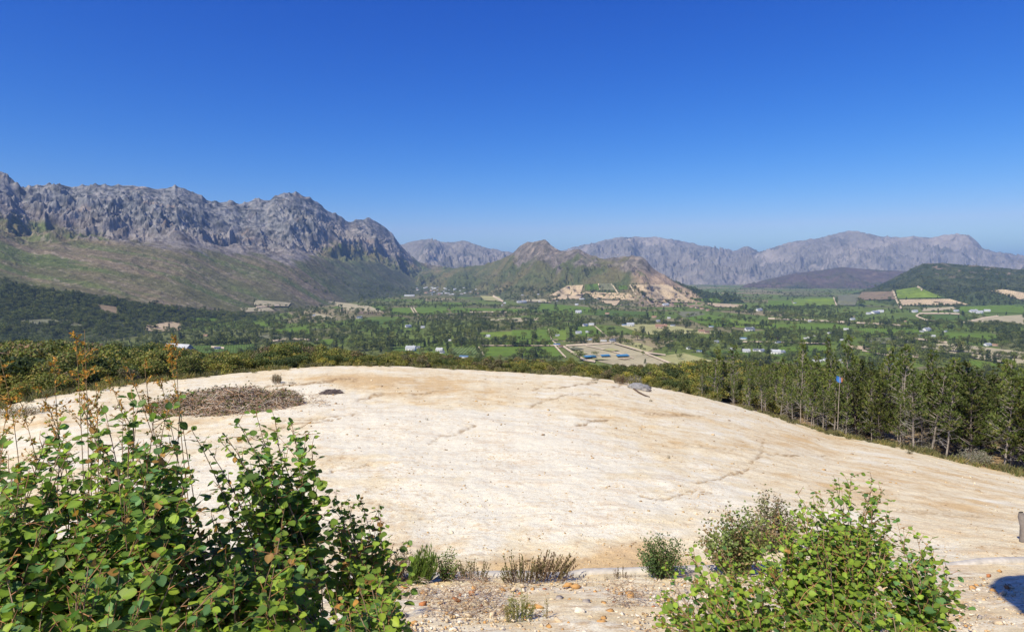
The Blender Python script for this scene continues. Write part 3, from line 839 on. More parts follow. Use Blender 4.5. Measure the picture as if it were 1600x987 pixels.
TRACKS = [([(642, 481), (649, 493)], 1.6), ([(646, 481), (654, 493)], 1.6), ([(927, 508), (948, 526)], 1.5), ([(1395, 454), (1400, 468), (1408, 483)], 3.2), ([(1433, 448), (1441, 454)], 3.5), ([(1302, 464), (1307, 478)], 2),
          ([(1200, 498), (1245, 500), (1342, 505), (1415, 509)], 2.6), ([(1431, 494), (1438, 490), (1480, 490), (1500, 491)], 2.2), ([(1431, 494), (1445, 500), (1466, 503)], 2.2), ([(1505, 504), (1540, 497), (1560, 494)], 2.2),
          ([(1400, 527), (1450, 532), (1480, 536)], 3), ([(734, 488), (792, 488)], 2), ([(420, 534), (455, 530), (496, 532)], 3), ([(866, 540), (874, 549), (884, 560)], 2.4), ([(880, 542), (895, 552), (912, 563), (930, 566)], 3.2),
          ([(884, 541), (955, 537)], 2.5), ([(915, 541), (960, 551), (990, 561)], 1.6), ([(857, 515), (862, 532), (872, 541)], 1.6), ([(1347, 549), (1380, 555), (1450, 561)], 1.6), ([(1160, 535), (1200, 535), (1290, 538)], 1.8),
          ([(955, 444), (961, 452), (966, 460)], 2), ([(984, 446), (994, 462)], 2), ([(1020, 450), (1045, 472)], 1.6), ([(935, 444), (937, 454)], 1.6), ([(330, 543), (350, 545)], 3), ([(750, 541), (866, 541)], 1.5), ([(748, 543), (756, 557)], 2), ([(440, 478), (400, 481)], 2),
          ([(960, 537), (1010, 552), (1040, 556)], 2), ([(1008, 553), (1052, 571)], 2.5), ([(770, 463), (786, 472)], 3)]
for pts, wd in TRACKS:
    strip('track', pts, wd, FM['k'], 3.6 if pts[0][1] < 480 else 1.8)
m_, nt_, b_ = new_mat('pool_water')
b_.inputs['Base Color'].default_value = (.03, .16, .24, 1); b_.inputs['Roughness'].default_value = .12
M_water = m_
for (x, y, w_, h_) in [(922, 559, 22, 3.6), (946, 557.5, 17, 3.2), (973, 557.5, 23, 3.8), (383, 555, 20, 5)]:
    o = patch('pond', [(x - w_ / 2, y - h_ * .2), (x + w_ * .3, y - h_ / 2), (x + w_ / 2, y + h_ * .3), (x - w_ * .35, y + h_ / 2)], M_water, 2.9, n=4)
for (x, y, w_, h_, c) in [(905, 553, 30, 4, 'y'), (955, 548, 26, 5, 'y'), (900, 546, 26, 4, 's'), (975, 562, 24, 2.5, 't'), (935, 563, 40, 2, 'y')]:
    patch('meadow', [(x - w_ / 2, y), (x, y - h_ / 2), (x + w_ / 2, y + h_ * .2), (x, y + h_ / 2)], FM[c], 1.9, n=4)

# ------------------------------------------------------------------ houses
M_white = simple_mat('white_wall', (.72, .70, .66), .85, .8, .08)
M_wroof = simple_mat('pale_roof', (.60, .60, .60), .6, .5, .12)
M_groof = simple_mat('grey_roof', (.26, .27, .29), .7, .5, .15)
M_broof = simple_mat('blue_roof', (.16, .27, .42), .6, .5, .15)
M_troof = simple_mat('clay_roof', (.42, .24, .16), .8, .5, .15)
M_tanw = simple_mat('tan_wall', (.55, .42, .32), .85, .8, .1)
M_glass = simple_mat('dark_window', (.03, .04, .05), .2)
def house_parts(w_, d, h, rh, shed=False):
    body = MB(); body.box(-w_ / 2, -d / 2, 0, w_ / 2, d / 2, h)
    # gable ends
    body.add([(-w_ / 2, -d / 2, h), (-w_ / 2, d / 2, h), (-w_ / 2, 0, h + rh), (w_ / 2, -d / 2, h), (w_ / 2, d / 2, h), (w_ / 2, 0, h + rh)], None, [(0, 2, 1), (3, 4, 5)])
    rf = MB(); e = .5; k = (h + rh) - 0; s = rh / (d / 2)
    for sg in (-1, 1):
        y1 = sg * (d / 2 + e); z1 = h - e * s
        V = [(-w_ / 2 - e, y1, z1), (w_ / 2 + e, y1, z1), (w_ / 2 + e, 0, h + rh), (-w_ / 2 - e, 0, h + rh)]
        V2 = [(a, b, c + .25) for a, b, c in V]
        rf.add(V + V2, [(0, 1, 2, 3), (4, 5, 6, 7), (0, 1, 5, 4), (0, 3, 7, 4), (1, 2, 6, 5)])
    win = []; nw = max(2, int(w_ / 4))
    for i in range(nw):
        x = -w_ / 2 + (i + .5) * w_ / nw
        if i == nw // 2: continue
        q = MB(); q.box(x - .6, -d / 2 - .06, 1.0, x + .6, -d / 2 - .005, 2.3); win.append(q)
    x = -w_ / 2 + (nw // 2 + .5) * w_ / nw
    dr = MB(); dr.box(x - .55, -d / 2 - .07, 0, x + .55, -d / 2 - .005, 2.2)
    ch = MB(); ch.box(w_ * .28, -.45, h + rh * .5, w_ * .28 + .9, .45, h + rh + .9)
    return body, rf, win, dr, ch
HV = {}
def house_variant(key, w_, d, h, rh, wall, roof):
    body, rf, win, dr, ch = house_parts(w_, d, h, rh)
    HV[key] = [('wall', body.mesh('wall', wall)), ('roof', rf.mesh('roof', roof)), *[('window', q.mesh('window', M_glass)) for q in win], ('door', dr.mesh('door', M_glass)), ('chimney', ch.mesh('chimney', wall))]
house_variant('w', 14, 9, 3.6, 2.8, M_white, M_wroof)
house_variant('g', 15, 9, 3.4, 2.6, M_white, M_groof)
house_variant('l', 26, 10, 4.0, 2.2, M_white, M_wroof)
house_variant('b', 22, 13, 4.2, 2.4, M_white, M_broof)
house_variant('t', 14, 10, 3.6, 2.6, M_tanw, M_troof)
HVW = {'w': 14, 'g': 15, 'l': 26, 'b': 22, 't': 14}
HOUSES = [(640, 463.5, 25, 'l'), (638, 512, 9, 'w'), (660, 513, 7, 'w'), (642, 548, 15, 'w'), (652, 545, 9, 'g'), (687, 549, 11, 'w'), (691, 552, 8, 'g'), (656, 557, 8, 'w'), (762, 527, 8, 'w'), (562, 498, 9, 'g'), (490, 494, 5, 'w'), (703, 533, 5, 'w'), (614, 557, 6, 'w'), (725, 560, 14, 'b'), (668, 556, 12, 'l'),
 (815, 473.5, 15, 'l'), (901, 477, 5, 'w'), (904, 489.5, 9, 'w'), (949, 491.5, 6, 't'), (914, 510, 8, 'w'), (924, 509, 8, 'w'), (904, 522, 9, 'w'), (918, 520, 6, 'w'), (871, 525.5, 6, 'w'), (870, 540, 10, 'b'), (876, 543, 7, 't'), (943, 534, 10, 'l'), (957, 534, 10, 'g'), (921, 532, 5, 'b'), (976, 509.5, 9, 'b'), (985, 510, 11, 'w'), (1033, 513.5, 17, 't'), (1051, 510, 7, 'g'), (1111, 511.5, 7, 'b'), (1096, 519.5, 9, 't'), (1104, 521, 8, 't'), (1171, 517.5, 14, 'g'), (1162, 531, 11, 'b'), (1166, 551, 11, 'w'), (1181, 549, 9, 'g'), (1190, 550, 9, 'w'), (1077, 546, 9, 'g'), (1142, 547, 7, 'w'), (1093, 550, 7, 'b'), (1119, 536, 8, 'w'),
 (909, 468, 8, 'l'), (1030, 479, 6, 't'), (1040, 478, 9, 'w'), (1050, 477, 5, 't'), (1080, 481, 7, 't'), (1089, 482, 6, 't'), (1097, 484, 7, 't'), (1106, 486, 6, 't'), (1186, 486.5, 9, 'w'), (1022, 497, 7, 't'), (1045, 498, 5, 'w'), (1028, 503, 6, 'w'),
 (1212, 553.5, 14, 'w'), (1222, 552, 9, 'w'), (1316, 567, 11, 'w'), (1308, 569, 7, 'w'), (1276, 566, 15, 'l'), (1290, 564, 8, 'w'), (1367, 490.5, 13, 'w'), (1376, 488.5, 8, 'w'), (1357, 491.5, 7, 'w'), (1429, 488.5, 8, 'w'), (1521, 488.5, 11, 'w'), (1530, 490, 9, 'w'), (1542, 487.5, 8, 'w'), (1494, 487.5, 7, 'w'), (1448, 517.5, 11, 'w'), (1440, 519, 6, 'g'), (1458, 526.5, 6, 'w'), (1477, 519, 5, 'w'), (1437, 526, 5, 'w'), (1332, 500.5, 7, 'w'), (1322, 516.5, 7, 'w'), (1296, 522, 6, 'w'), (1242, 475, 5, 'w'), (1215, 536.5, 12, 'l'), (1543, 541, 10, 'w'), (1554, 541, 7, 't'), (1390, 572, 7, 'b'), (1408, 561.5, 8, 'b'), (1265, 503, 5, 'w'), (340, 546, 9, 'g'), (245, 552, 7, 'w'), (279, 563, 6, 'w'), (322, 526, 7, 't'), (158, 540, 6, 't')]
rv = random.Random(5)
for _ in range(46):   # the village at the valley's end
    HOUSES.append((rv.gauss(694, 24), rv.uniform(449.5, 461), rv.uniform(2.6, 4.6), rv.choice('wwgwt')))
for _ in range(16):
    HOUSES.append((rv.uniform(740, 1010), rv.uniform(460, 480), rv.uniform(2.6, 4), rv.choice('wgt')))
for _ in range(8):
    HOUSES.append((rv.uniform(1180, 1420), rv.uniform(472, 535), rv.uniform(3, 5), rv.choice('wgwt')))
HDESC = {'w': 'white farmhouse with a pale roof', 'g': 'white house with a dark grey roof', 'l': 'long white building with a pale roof', 'b': 'white shed with a blue-grey roof', 't': 'tan house with a clay coloured roof'}
def near_side(px):
    return ('under left range' if px < 400 else 'left of twin tracks' if px < 600 else 'below village' if px < 780 else 'by central vineyards' if px < 900 else
            'near blue ponds' if px < 1010 else 'right of dry meadow' if px < 1150 else 'among right-hand vineyards' if px < 1330 else 'below wooded hill' if px < 1480 else 'by far-right pale field')
def depth_word(py):
    return 'at valley end' if py < 466 else 'far out' if py < 480 else 'fairly far' if py < 495 else 'midway across valley' if py < 512 else 'just nearer than midway' if py < 528 else 'on near valley floor' if py < 545 else 'nearest below clearing'
HP = np.array([(a, b) for a, b, _, _ in HOUSES]); HH = hit(HP[:, 0], HP[:, 1])
HOUSE_SPOTS = []
for (px, py, wp, k), P in zip(HOUSES, HH):
    if not np.isfinite(P[0]): continue
    W = wp * P[1] / 1000.0
    s = min(max(W / HVW[k], .5), 2.6)
    r = bpy.data.objects.new('farmhouse', None); COL.objects.link(r)
    r.location = Vector(P) + Vector((0, 0, .4)); r.rotation_euler = (0, 0, rv.uniform(-.5, .5)); r.scale = (s, s * .9, min(s, 1.7) * 1.12)
    village = py < 462 and 640 < px < 750
    size = 'large ' if wp > 12 else 'small ' if wp < 6 else ''
    lab = size + HDESC[k] + ', ' + near_side(px) + ' ' + depth_word(py)
    setp(r, lab, 'house', 'houses scattered over the valley floor')
    HOUSE_SPOTS.append((px, py, wp))
    for nm, me in HV[k]:
        if wp < 9 and nm in ('door', 'chimney', 'window'): continue
        o = bpy.data.objects.new(nm, me); COL.objects.link(o); o.parent = r
        if k in 'lb' and nm == 'chimney': COL.objects.unlink(o); bpy.data.objects.remove(o)

# ------------------------------------------------------------------ tree and shrub models (unit height)
def crown_mesh(name, n, seed, kind, mat, leaf=.05):
    rs = np.random.RandomState(seed)
    mb = MB()
    if kind == 'round': lob = [(rs.uniform(-.26, .26), rs.uniform(-.26, .26), rs.uniform(.42, .80), rs.uniform(.15, .24)) for _ in range(9)]
    elif kind == 'tall': lob = [(rs.uniform(-.09, .09), rs.uniform(-.09, .09), .18 + .09 * i, .13 * (1 - .06 * i) * rs.uniform(.8, 1.15)) for i in range(9)]
    elif kind == 'wide': lob = [(rs.uniform(-.42, .42), rs.uniform(-.42, .42), rs.uniform(.38, .75), rs.uniform(.16, .26)) for _ in range(12)]
    elif kind == 'cone': lob = [(rs.uniform(-.05, .05), rs.uniform(-.05, .05), .15 + .1 * i, .2 * (1 - .1 * i) + .03) for i in range(9)]
    else:
        lob = []
        for _ in range(9):
            a_ = rs.uniform(0, 6.28); q_ = rs.rand() ** .6 * .40; lob.append((q_ * math.cos(a_), q_ * math.sin(a_), (.82 - 1.1 * q_) * rs.uniform(.6, 1.05), rs.uniform(.13, .24)))
    lob = np.array(lob); k = rs.randint(0, len(lob), n)
    d = rdir(n, rs); d[:, 2] = np.where(rs.rand(n) < .55, np.abs(d[:, 2]), d[:, 2])
    r = lob[k, 3] * (.72 + .4 * rs.rand(n))
    P = lob[k, :3] + d * r[:, None] * np.array([1, 1, .85])
    P[:, 2] = np.maximum(P[:, 2], .04)
    tone = rs.uniform(.8, 1.2, len(lob))[k] * rs.uniform(.7, 1.3, n)
    return mb, P, d, tone, rs, lob
def tree_model(name, n, seed, kind, leaf, base, alt=None, trunk=True, altf=.15):
    mb, P, d, tone, rs, lob = crown_mesh(name, n, seed, kind, None)
    c = np.array(base)[None, :] * tone[:, None]
    if alt is not None:
        q = rs.rand(n) < altf; c[q] = np.array(alt) * tone[q][:, None]
    D = rdir(n, rs) + d * .3
    mb.leafquads(P, D, d + .6 * rdir(n, rs), leaf * rs.uniform(.7, 1.4, n), leaf * .7 * rs.uniform(.7, 1.3, n), c)
    tr = MB()
    if trunk:
        tr.tube([(0, 0, -.06), (.01, 0, .25), (0, .01, .55)], [.028, .02, .01], 5, (.17, .13, .10))
        for i in range(5):
            l = lob[i % len(lob)]
            tr.tube([(0, 0, .2 + .05 * i), (l[0] * .5, l[1] * .5, (.2 + l[2]) / 2), (l[0], l[1], l[2])], [.012, .009, .004], 4, (.17, .13, .10))
    return mb, tr
DG = (.095, .125, .035); OL = (.16, .175, .048); YG = (.16, .17, .055); BG = (.07, .09, .04)
VT = []   # valley trees: crown and trunk in one mesh, a few pixels each
for i, (kind, base, alt) in enumerate([('round', DG, OL), ('round', OL, DG), ('tall', BG, DG), ('wide', DG, OL), ('cone', BG, BG), ('round', BG, DG)]):
    mb, tr = tree_model('valley_tree', 330, 100 + i, kind, .085, base, alt, altf=.3)
    VT.append((mb.mesh('valley_tree', M_tree), tr.mesh('trunk', M_bark)))

def scatter(name, P, S, rz, me, label, parent=None):
    """one stuff object: instances of a mesh on points"""
    src = bpy.data.objects.new(name + '_source', me)
    pm = bpy.data.meshes.new(name); pm.vertices.add(len(P)); pm.vertices.foreach_set('co', np.asarray(P, np.float32).ravel())
    a = pm.attributes.new('sc', 'FLOAT_VECTOR', 'POINT'); a.data.foreach_set('vector', np.asarray(S, np.float32).ravel())
    a = pm.attributes.new('rz', 'FLOAT_VECTOR', 'POINT'); R = np.zeros((len(P), 3), np.float32); R[:, 2] = rz; a.data.foreach_set('vector', R.ravel())
    o = link(name, pm); o['kind'] = 'stuff'
    ng = bpy.data.node_groups.new(name, 'GeometryNodeTree')
    ng.interface.new_socket('Geometry', in_out='INPUT', socket_type='NodeSocketGeometry'); ng.interface.new_socket('Geometry', in_out='OUTPUT', socket_type='NodeSocketGeometry')
    gi = ng.nodes.new('NodeGroupInput'); go = ng.nodes.new('NodeGroupOutput')
    oi = ng.nodes.new('GeometryNodeObjectInfo'); oi.inputs['Object'].default_value = src
    ip = ng.nodes.new('GeometryNodeInstanceOnPoints')
    n1 = ng.nodes.new('GeometryNodeInputNamedAttribute'); n1.data_type = 'FLOAT_VECTOR'; n1.inputs[0].default_value = 'sc'
    n2 = ng.nodes.new('GeometryNodeInputNamedAttribute'); n2.data_type = 'FLOAT_VECTOR'; n2.inputs[0].default_value = 'rz'
    er = ng.nodes.new('FunctionNodeEulerToRotation')
    ng.links.new(gi.outputs[0], ip.inputs['Points']); ng.links.new(oi.outputs['Geometry'], ip.inputs['Instance'])
    ng.links.new(n1.outputs[0], ip.inputs['Scale']); ng.links.new(n2.outputs[0], er.inputs[0]); ng.links.new(er.outputs[0], ip.inputs['Rotation'])
    ng.links.new(ip.outputs[0], go.inputs[0])
    md = o.modifiers.new('scatter', 'NODES'); md.node_group = ng
    return o

# ---- valley trees
DENSE = [([(0, 434), (60, 450), (150, 464), (260, 479), (330, 489), (430, 492), (520, 501), (640, 506), (760, 516), (800, 522), (800, 545), (700, 545), (650, 532), (560, 552), (430, 542), (330, 548), (0, 560)], 1.5),
         ([(455, 466), (500, 458), (590, 460), (660, 466), (730, 470), (620, 478), (520, 477)], 1.3), ([(450, 490), (480, 480), (530, 486), (545, 494), (480, 500)], 1.6), ([(800, 460), (900, 464), (1000, 474), (1100, 484), (1060, 492), (900, 478), (800, 468)], 1.1),
         ([(740, 500), (850, 488), (915, 496), (960, 500), (930, 512), (860, 514), (740, 520)], 1.9), ([(640, 497), (740, 492), (830, 490), (820, 520), (700, 520)], 1.6), ([(960, 492), (1060, 498), (1110, 512), (1040, 508), (960, 504)], 1.6),
         ([(1010, 526), (1060, 524), (1110, 532), (1200, 540), (1190, 548), (1120, 556), (1030, 548)], 1.5), ([(1000, 520), (1120, 520), (1240, 524), (1330, 528), (1330, 538), (1200, 536), (1060, 532)], 1.5), ([(1110, 556), (1210, 560), (1260, 575), (1180, 585)], 1.5),
         ([(1150, 480), (1240, 482), (1350, 494), (1350, 500), (1240, 496), (1150, 492)], 1.6), ([(1340, 500), (1450, 503), (1600, 508), (1600, 522), (1480, 512), (1350, 510)], 1.9), ([(1570, 518), (1605, 520), (1605, 545), (1560, 536)], 2), ([(1370, 555), (1430, 552), (1510, 562), (1500, 572), (1400, 566)], 2),
         ([(1200, 515), (1345, 520), (1350, 532), (1240, 534), (1200, 530)], 1.5), ([(1360, 528), (1440, 534), (1480, 540), (1400, 542)], 1.6), ([(1210, 558), (1330, 558), (1420, 575), (1300, 590), (1210, 580)], 1.4), ([(700, 530), (790, 530), (790, 540), (700, 542)], 1.9), ([(890, 528), (960, 530), (950, 537), (890, 537)], 1.8),
         ([(1500, 530), (1560, 532), (1550, 540), (1480, 536)], 1.2), ([(1490, 560), (1605, 575), (1605, 600), (1490, 590)], 1.0), ([(560, 448), (640, 452), (760, 455), (860, 452), (860, 460), (640, 462)], .8), ([(790, 552), (860, 556), (860, 566), (790, 564)], 1.8), ([(300, 503), (400, 503), (430, 514), (400, 520), (300, 516)], 2.0)]
rs = np.random.RandomState(3)
def valley_trees():
    pts = []
    n_try = 75000
    px = rs.uniform(-160, 1760, n_try); py = 448 + (600 - 448) * rs.rand(n_try) ** 1.0
    D = 150000.0 / (py - 428)
    dens = 1.0 / (py - 428) ** 1.35 * 62   # trees per px^2 scaled to perspective
    m = np.where(fbm(px / 46, py / 7.5, 4, 7) > .05, .8, .10)
    for poly, k in DENSE:
        m = np.where(in_poly(px, py, poly), np.maximum(m, k), m)
    for poly in FIELD_POLYS:
        m = np.where(in_poly(px, py, poly), .004, m)
    m = np.where(in_poly(px, py, [(875, 540), (955, 535), (1010, 550), (1130, 568), (1090, 580), (880, 580)]), .02, m)
    # hedgerows along field borders
    keep = rs.rand(n_try) < m * dens * 1.45
    left = (px < 560) & (py < np.interp(px, [-200, 0, 60, 150, 260, 400, 560], [424, 436, 453, 464, 480, 490, 470]))
    keep &= ~left
    px = px[keep]; py = py[keep]
    ex = []; ey = []
    for poly in FIELD_POLYS:
        for i in range(4):
            a = poly[i]; b = poly[(i + 1) % 4]
            if rs.rand() < .6 and a[1] > 470 and not (870 < a[0] < 1130 and a[1] > 532):
                L = math.hypot(a[0] - b[0], (a[1] - b[1]) * 2.5); k = int(L / (1.2 + (a[1] - 428) * .028) * rs.uniform(.4, 1.2))
                f = rs.rand(k); ex += list(a[0] + (b[0] - a[0]) * f + rs.normal(0, .5, k)); ey += list(a[1] + (b[1] - a[1]) * f + rs.normal(0, .3, k))
    px = np.concatenate([px, ex]); py = np.concatenate([py, ey])
    for line_ in [[(1085, 501), (1160, 510), (1240, 522)], [(1340, 513), (1450, 516), (1600, 522)], [(1200, 541), (1300, 538)], [(1110, 557), (1160, 566), (1215, 578)], [(705, 541), (790, 538)], [(800, 541), (866, 540)], [(1400, 553), (1510, 564)],
                  [(1080, 483), (1200, 492), (1350, 504)], [(560, 479), (700, 478), (830, 480)], [(610, 494), (700, 495), (840, 491)], [(420, 527), (490, 526), (530, 530)], [(300, 540), (400, 537)], [(890, 536), (980, 538), (1008, 548)], [(1350, 526), (1440, 530), (1560, 542)], [(1220, 500), (1340, 510)], [(1430, 505), (1520, 509), (1600, 511)], [(960, 506), (1080, 509)], [(1200, 484), (1300, 483)]]:
        for (xa, ya), (xb, yb) in zip(line_[:-1], line_[1:]):
            yb_ = (ya + yb) / 2; k = int(abs(xb - xa) / (.75 + (yb_ - 428) * .022)); f = (np.arange(k) + .5 + rs.uniform(-.25, .25, k)) / k
            px = np.append(px, xa + (xb - xa) * f); py = np.append(py, ya + (yb - ya) * f + rs.normal(0, .25, k))
    for hx, hy, hw in HOUSE_SPOTS:   # keep the view of houses open
        q = (np.abs(px - hx) < hw * .55 + 1) & (py > hy - .5) & (py < hy + 5.5 + (hy - 450) * .06)
        px = px[~q]; py = py[~q]
    P = np.concatenate([hit(px[i:i + 4000], py[i:i + 4000]) for i in range(0, len(px), 4000)])
    ok = np.isfinite(P[:, 0]) & (P[:, 1] > 380)
    return px[ok], py[ok], P[ok]
vpx, vpy, vP = valley_trees()
n = len(vP)
H = rs.gamma(7, 1.25, n) + 2.5
big = rs.rand(n) < .10; H[big] *= 1.45
H = np.clip(H, 4, 24)
H *= np.where(vpx < 300, .85, 1.0)
kind = rs.choice([0, 1, 2, 3, 4, 5], n, p=[.25, .2, .14, .2, .06, .15])
# named tall trees of the middle distance (px, py base, height px)
for (x, y, hp, k) in [(893, 534, 26, 2), (862, 533, 20, 0), (800, 514, 16, 2), (868, 484, 12, 4), (828, 513, 16, 2), (604, 489, 8, 3), (610, 489, 9, 0), (1365 - 20, 478, 12, 3), (1342, 477, 14, 0), (1515, 555, 6, 0), (1524, 554, 7, 3), (1533, 553, 6, 0), (1547, 555, 5, 0), (1565, 557, 10, 1), (1580, 557, 5, 3), (1498, 540, 5, 3), (1200, 533, 16, 2), (1113, 531, 16, 2), (1126, 530, 16, 2), (1440, 486, 6, 0), (700, 552, 10, 2)]:
    p = hit(x, y)[0]; vP = np.vstack([vP, p]); vpx = np.append(vpx, x); vpy = np.append(vpy, y); H = np.append(H, hp * p[1] / 1000); kind = np.append(kind, k)
for x in np.arange(560, 700, 6.5):   # the tall dark row in front of the valley
    y = 548 - abs(x - 575) * .07; p = hit(x, y)[0]; vP = np.vstack([vP, p]); vpx = np.append(vpx, x); vpy = np.append(vpy, y); H = np.append(H, rs.uniform(16, 24)); kind = np.append(kind, rs.choice([2, 0, 5]))
sizepx = H * 1000 / vP[:, 1]
order = np.argsort(-sizepx)
TD = {0: 'dark green rounded tree', 1: 'olive green rounded tree', 2: 'tall narrow dark tree', 3: 'broad spreading green tree', 4: 'slender cone shaped dark tree', 5: 'dull dark green bushy tree'}
rzv = rs.uniform(0, 2 * PI, len(vP)); wd = rs.uniform(.85, 1.35, len(vP))
for i in order[:280]:
    o = link('valley_tree', VT[kind[i]][0], None, Vector(vP[i]) - Vector((0, 0, .2)))
    o.scale = (H[i] * wd[i], H[i] * wd[i], H[i]); o.rotation_euler = (0, 0, rzv[i])
    o2 = bpy.data.objects.new('trunk', VT[kind[i]][1]); COL.objects.link(o2); o2.parent = o
    setp(o, TD[kind[i]] + ', ' + ('tall' if H[i] > 16 else 'low' if H[i] < 8 else 'middling') + ', ' + near_side(vpx[i]) + ' ' + depth_word(vpy[i]) + '', 'tree', 'trees standing on the valley floor')
rest = order[280:]
for k in range(6):
    q = rest[kind[rest] == k]
    if len(q): scatter('distant_trees', vP[q] - [0, 0, .3], np.stack([H[q] * wd[q], H[q] * wd[q], H[q]], 1), rzv[q], VT[k][0], '')
# woods on the hills
def hill_woods():
    px = rs.uniform(1160, 1760, 5200); py = rs.uniform(411, 482, 5200)
    a = (px > 1240) & (py < np.interp(px, [1330, 1400, 1434, 1470, 1520, 1600, 1760], [470, 455, 450, 464, 478, 476, 478])) & (py > 413)
    px, py = px[a], py[a]
    m = (fbm(px / 26, py / 8, 3, 9) > -.25) & ~((px > 1430) & (px < 1500) & (py < 432) & (fbm(px / 12, py / 5, 3, 29) > 0))
    px, py = px[m], py[m]
    x2 = rs.uniform(1000, 1200, 1500); y2 = rs.uniform(400, 474, 1500)
    b = x2 > np.interp(y2, [400, 420, 440, 455, 474], [1012, 1028, 1052, 1080, 1108])
    px = np.append(px, x2[b]); py = np.append(py, y2[b])
    x3 = rs.uniform(-150, 560, 5200); y3 = rs.uniform(425, 500, 5200)
    wl = np.interp(x3, [-200, 0, 60, 150, 260, 400, 520, 600], [420, 434, 454, 464, 480, 494, 500, 500])
    c = (y3 > wl) & (fbm(x3 / 30, y3 / 9, 3, 12) > -.2)
    px = np.append(px, x3[c]); py = np.append(py, y3[c])
    x4 = rs.uniform(470, 830, 1500); y4 = rs.uniform(430, 458, 1500)
    c = fbm(x4 / 26, y4 / 7, 3, 14) > .12
    px = np.append(px, x4[c]); py = np.append(py, y4[c])
    for poly in FIELD_POLYS:
        q = in_poly(px, py, poly); px = px[~q]; py = py[~q]
    P = np.concatenate([hit(px[i:i + 3000], py[i:i + 3000]) for i in range(0, len(px), 3000)])
    ok = np.isfinite(P[:, 0]); ok &= P[:, 1] < 7000
    return P[ok]
wP = hill_woods()
wH = rs.uniform(6, 12, len(wP)); wk = rs.choice([0, 1, 3, 5], len(wP)); wr = rs.uniform(0, 6.28, len(wP))
for k in (0, 1, 3, 5):
    q = np.where(wk == k)[0]
    scatter('wood_on_the_hills', wP[q] - [0, 0, .6], np.stack([wH[q] * 1.1, wH[q] * 1.1, wH[q]], 1), wr[q], VT[k][0], '')
print('valley trees', len(vP), 'woods', len(wP))

# ------------------------------------------------------------------ shrub belt behind the clearing
SB = []
for i, (base, alt) in enumerate([((.16, .19, .05), (.27, .22, .07)), ((.22, .235, .055), (.32, .24, .075)), ((.075, .11, .038), (.14, .16, .05)), ((.27, .275, .06), (.34, .25, .075)), ((.16, .155, .075), (.25, .17, .11))]):
    mb, tr = tree_model('shrub', 1900, 200 + i, 'shrub', .055, base, alt, altf=.25)
    SB.append((mb.mesh('foliage', M_shrub), tr.mesh('stem', M_bark)))
SJ = []
for i, (f, s) in enumerate(SB): SJ.append(f)
TOPL = [(-200, 515), (0, 528), (100, 533), (200, 542), (260, 540), (330, 556), (400, 550), (440, 536), (500, 541), (560, 552), (600, 556), (640, 550), (700, 556), (760, 564), (800, 563), (860, 566), (900, 571), (960, 575), (1010, 574), (1060, 570), (1100, 562), (1150, 566), (1250, 570), (1400, 580), (1700, 590)]
def shrub_belt():
    out = []
    rs = np.random.RandomState(17)
    t = rs.uniform(-1.15, .62, 9000)
    y0 = edge_y(t)
    f = rs.rand(9000) ** 1.25
    Y = y0 + 1.6 + f * (168 - y0)
    # thin out: fewer per area close by
    keep = rs.rand(9000) < np.clip(Y / 110, .32, 1) * .75
    t, Y = t[keep], Y[keep]
    X = t * Y; Z = ground_z(X, Y)
    px, _ = t2px(t, -Z / Y)
    tl = np.interp(px, [a for a, _ in TOPL], [b for _, b in TOPL]) + rs.normal(0, 4, len(px)) + 7 * fbm(px / 30, px * 0, 3, 5)
    _, dl = pdir(px, tl)
    hmax = -Z - dl * Y
    h = (1.5 + 3.0 * rs.rand(len(px)) ** 1.5) * np.where(px < 420, 1.5, 1.0) * np.where(rs.rand(len(px)) < .12, 1.5, 1)
    near = Y - edge_y(t)
    h = np.minimum(h, 1.0 + near * np.where(px < 420, .4, .25))
    h = np.minimum(h, hmax)
    h = np.where((px > 1120) & (near < 35), np.minimum(h, 2.4), h)
    ok = (h > .7) & ~((px > 1120) & (near < 35) & ((rs.rand(len(px)) < .5) | (near < 5)))
    return t[ok], X[ok], Y[ok], Z[ok], h[ok], px[ok]
st, sX, sY, sZ, sH, sP = shrub_belt()
sk = rs.choice(5, len(sX), p=[.32, .26, .18, .12, .12]); 
so_ = np.argsort(-(sH / sY)); srz = rs.uniform(0, 6.28, len(sX))
SD = ['olive green leafy shrub', 'yellowish green leafy shrub', 'dark green dense shrub', 'bright yellow green shrub', 'grey green shrub with reddish tips']
def along_edge(px):
    return ('outside left frame edge' if px < 0 else 'at left frame edge' if px < 30 else 'near left frame edge' if px < 70 else 'above corner sapling' if px < 120 else 'above the left saplings' if px < 180 else 'left of brush pile' if px < 290 else 'behind brush pile' if px < 400 else 'behind lone little bush' if px < 470 else 'behind dark twig mound' if px < 570 else 'behind highest rim' if px < 680 else 'right of highest rim' if px < 790 else 'behind rim middle' if px < 900 else 'left of grey boulder' if px < 985 else 'behind grey boulder' if px < 1050 else 'where pines begin')
for i in so_[:290]:
    r = bpy.data.objects.new('rim_shrub', None); COL.objects.link(r)
    r.location = (sX[i], sY[i], sZ[i] - .05); r.rotation_euler = (0, 0, srz[i]); r.scale = (sH[i] * rs.uniform(.9, 1.3),) * 2 + (sH[i],)
    back = sY[i] - edge_y(st[i])
    setp(r, ('tall ' if sH[i] > 3.6 else 'low ' if sH[i] < 1.8 else '') + SD[sk[i]] + (' at clearing edge, ' if back < 6 else ' in front of belt, ' if back < 12 else ' a little into belt, ' if back < 24 else ' deep in belt, ') + along_edge(sP[i]), 'shrub', 'shrubs in the belt behind the clearing')
    for nm, me in zip(('foliage', 'stem'), SB[sk[i]]):
        o = bpy.data.objects.new(nm, me); COL.objects.link(o); o.parent = r
rest = so_[290:]
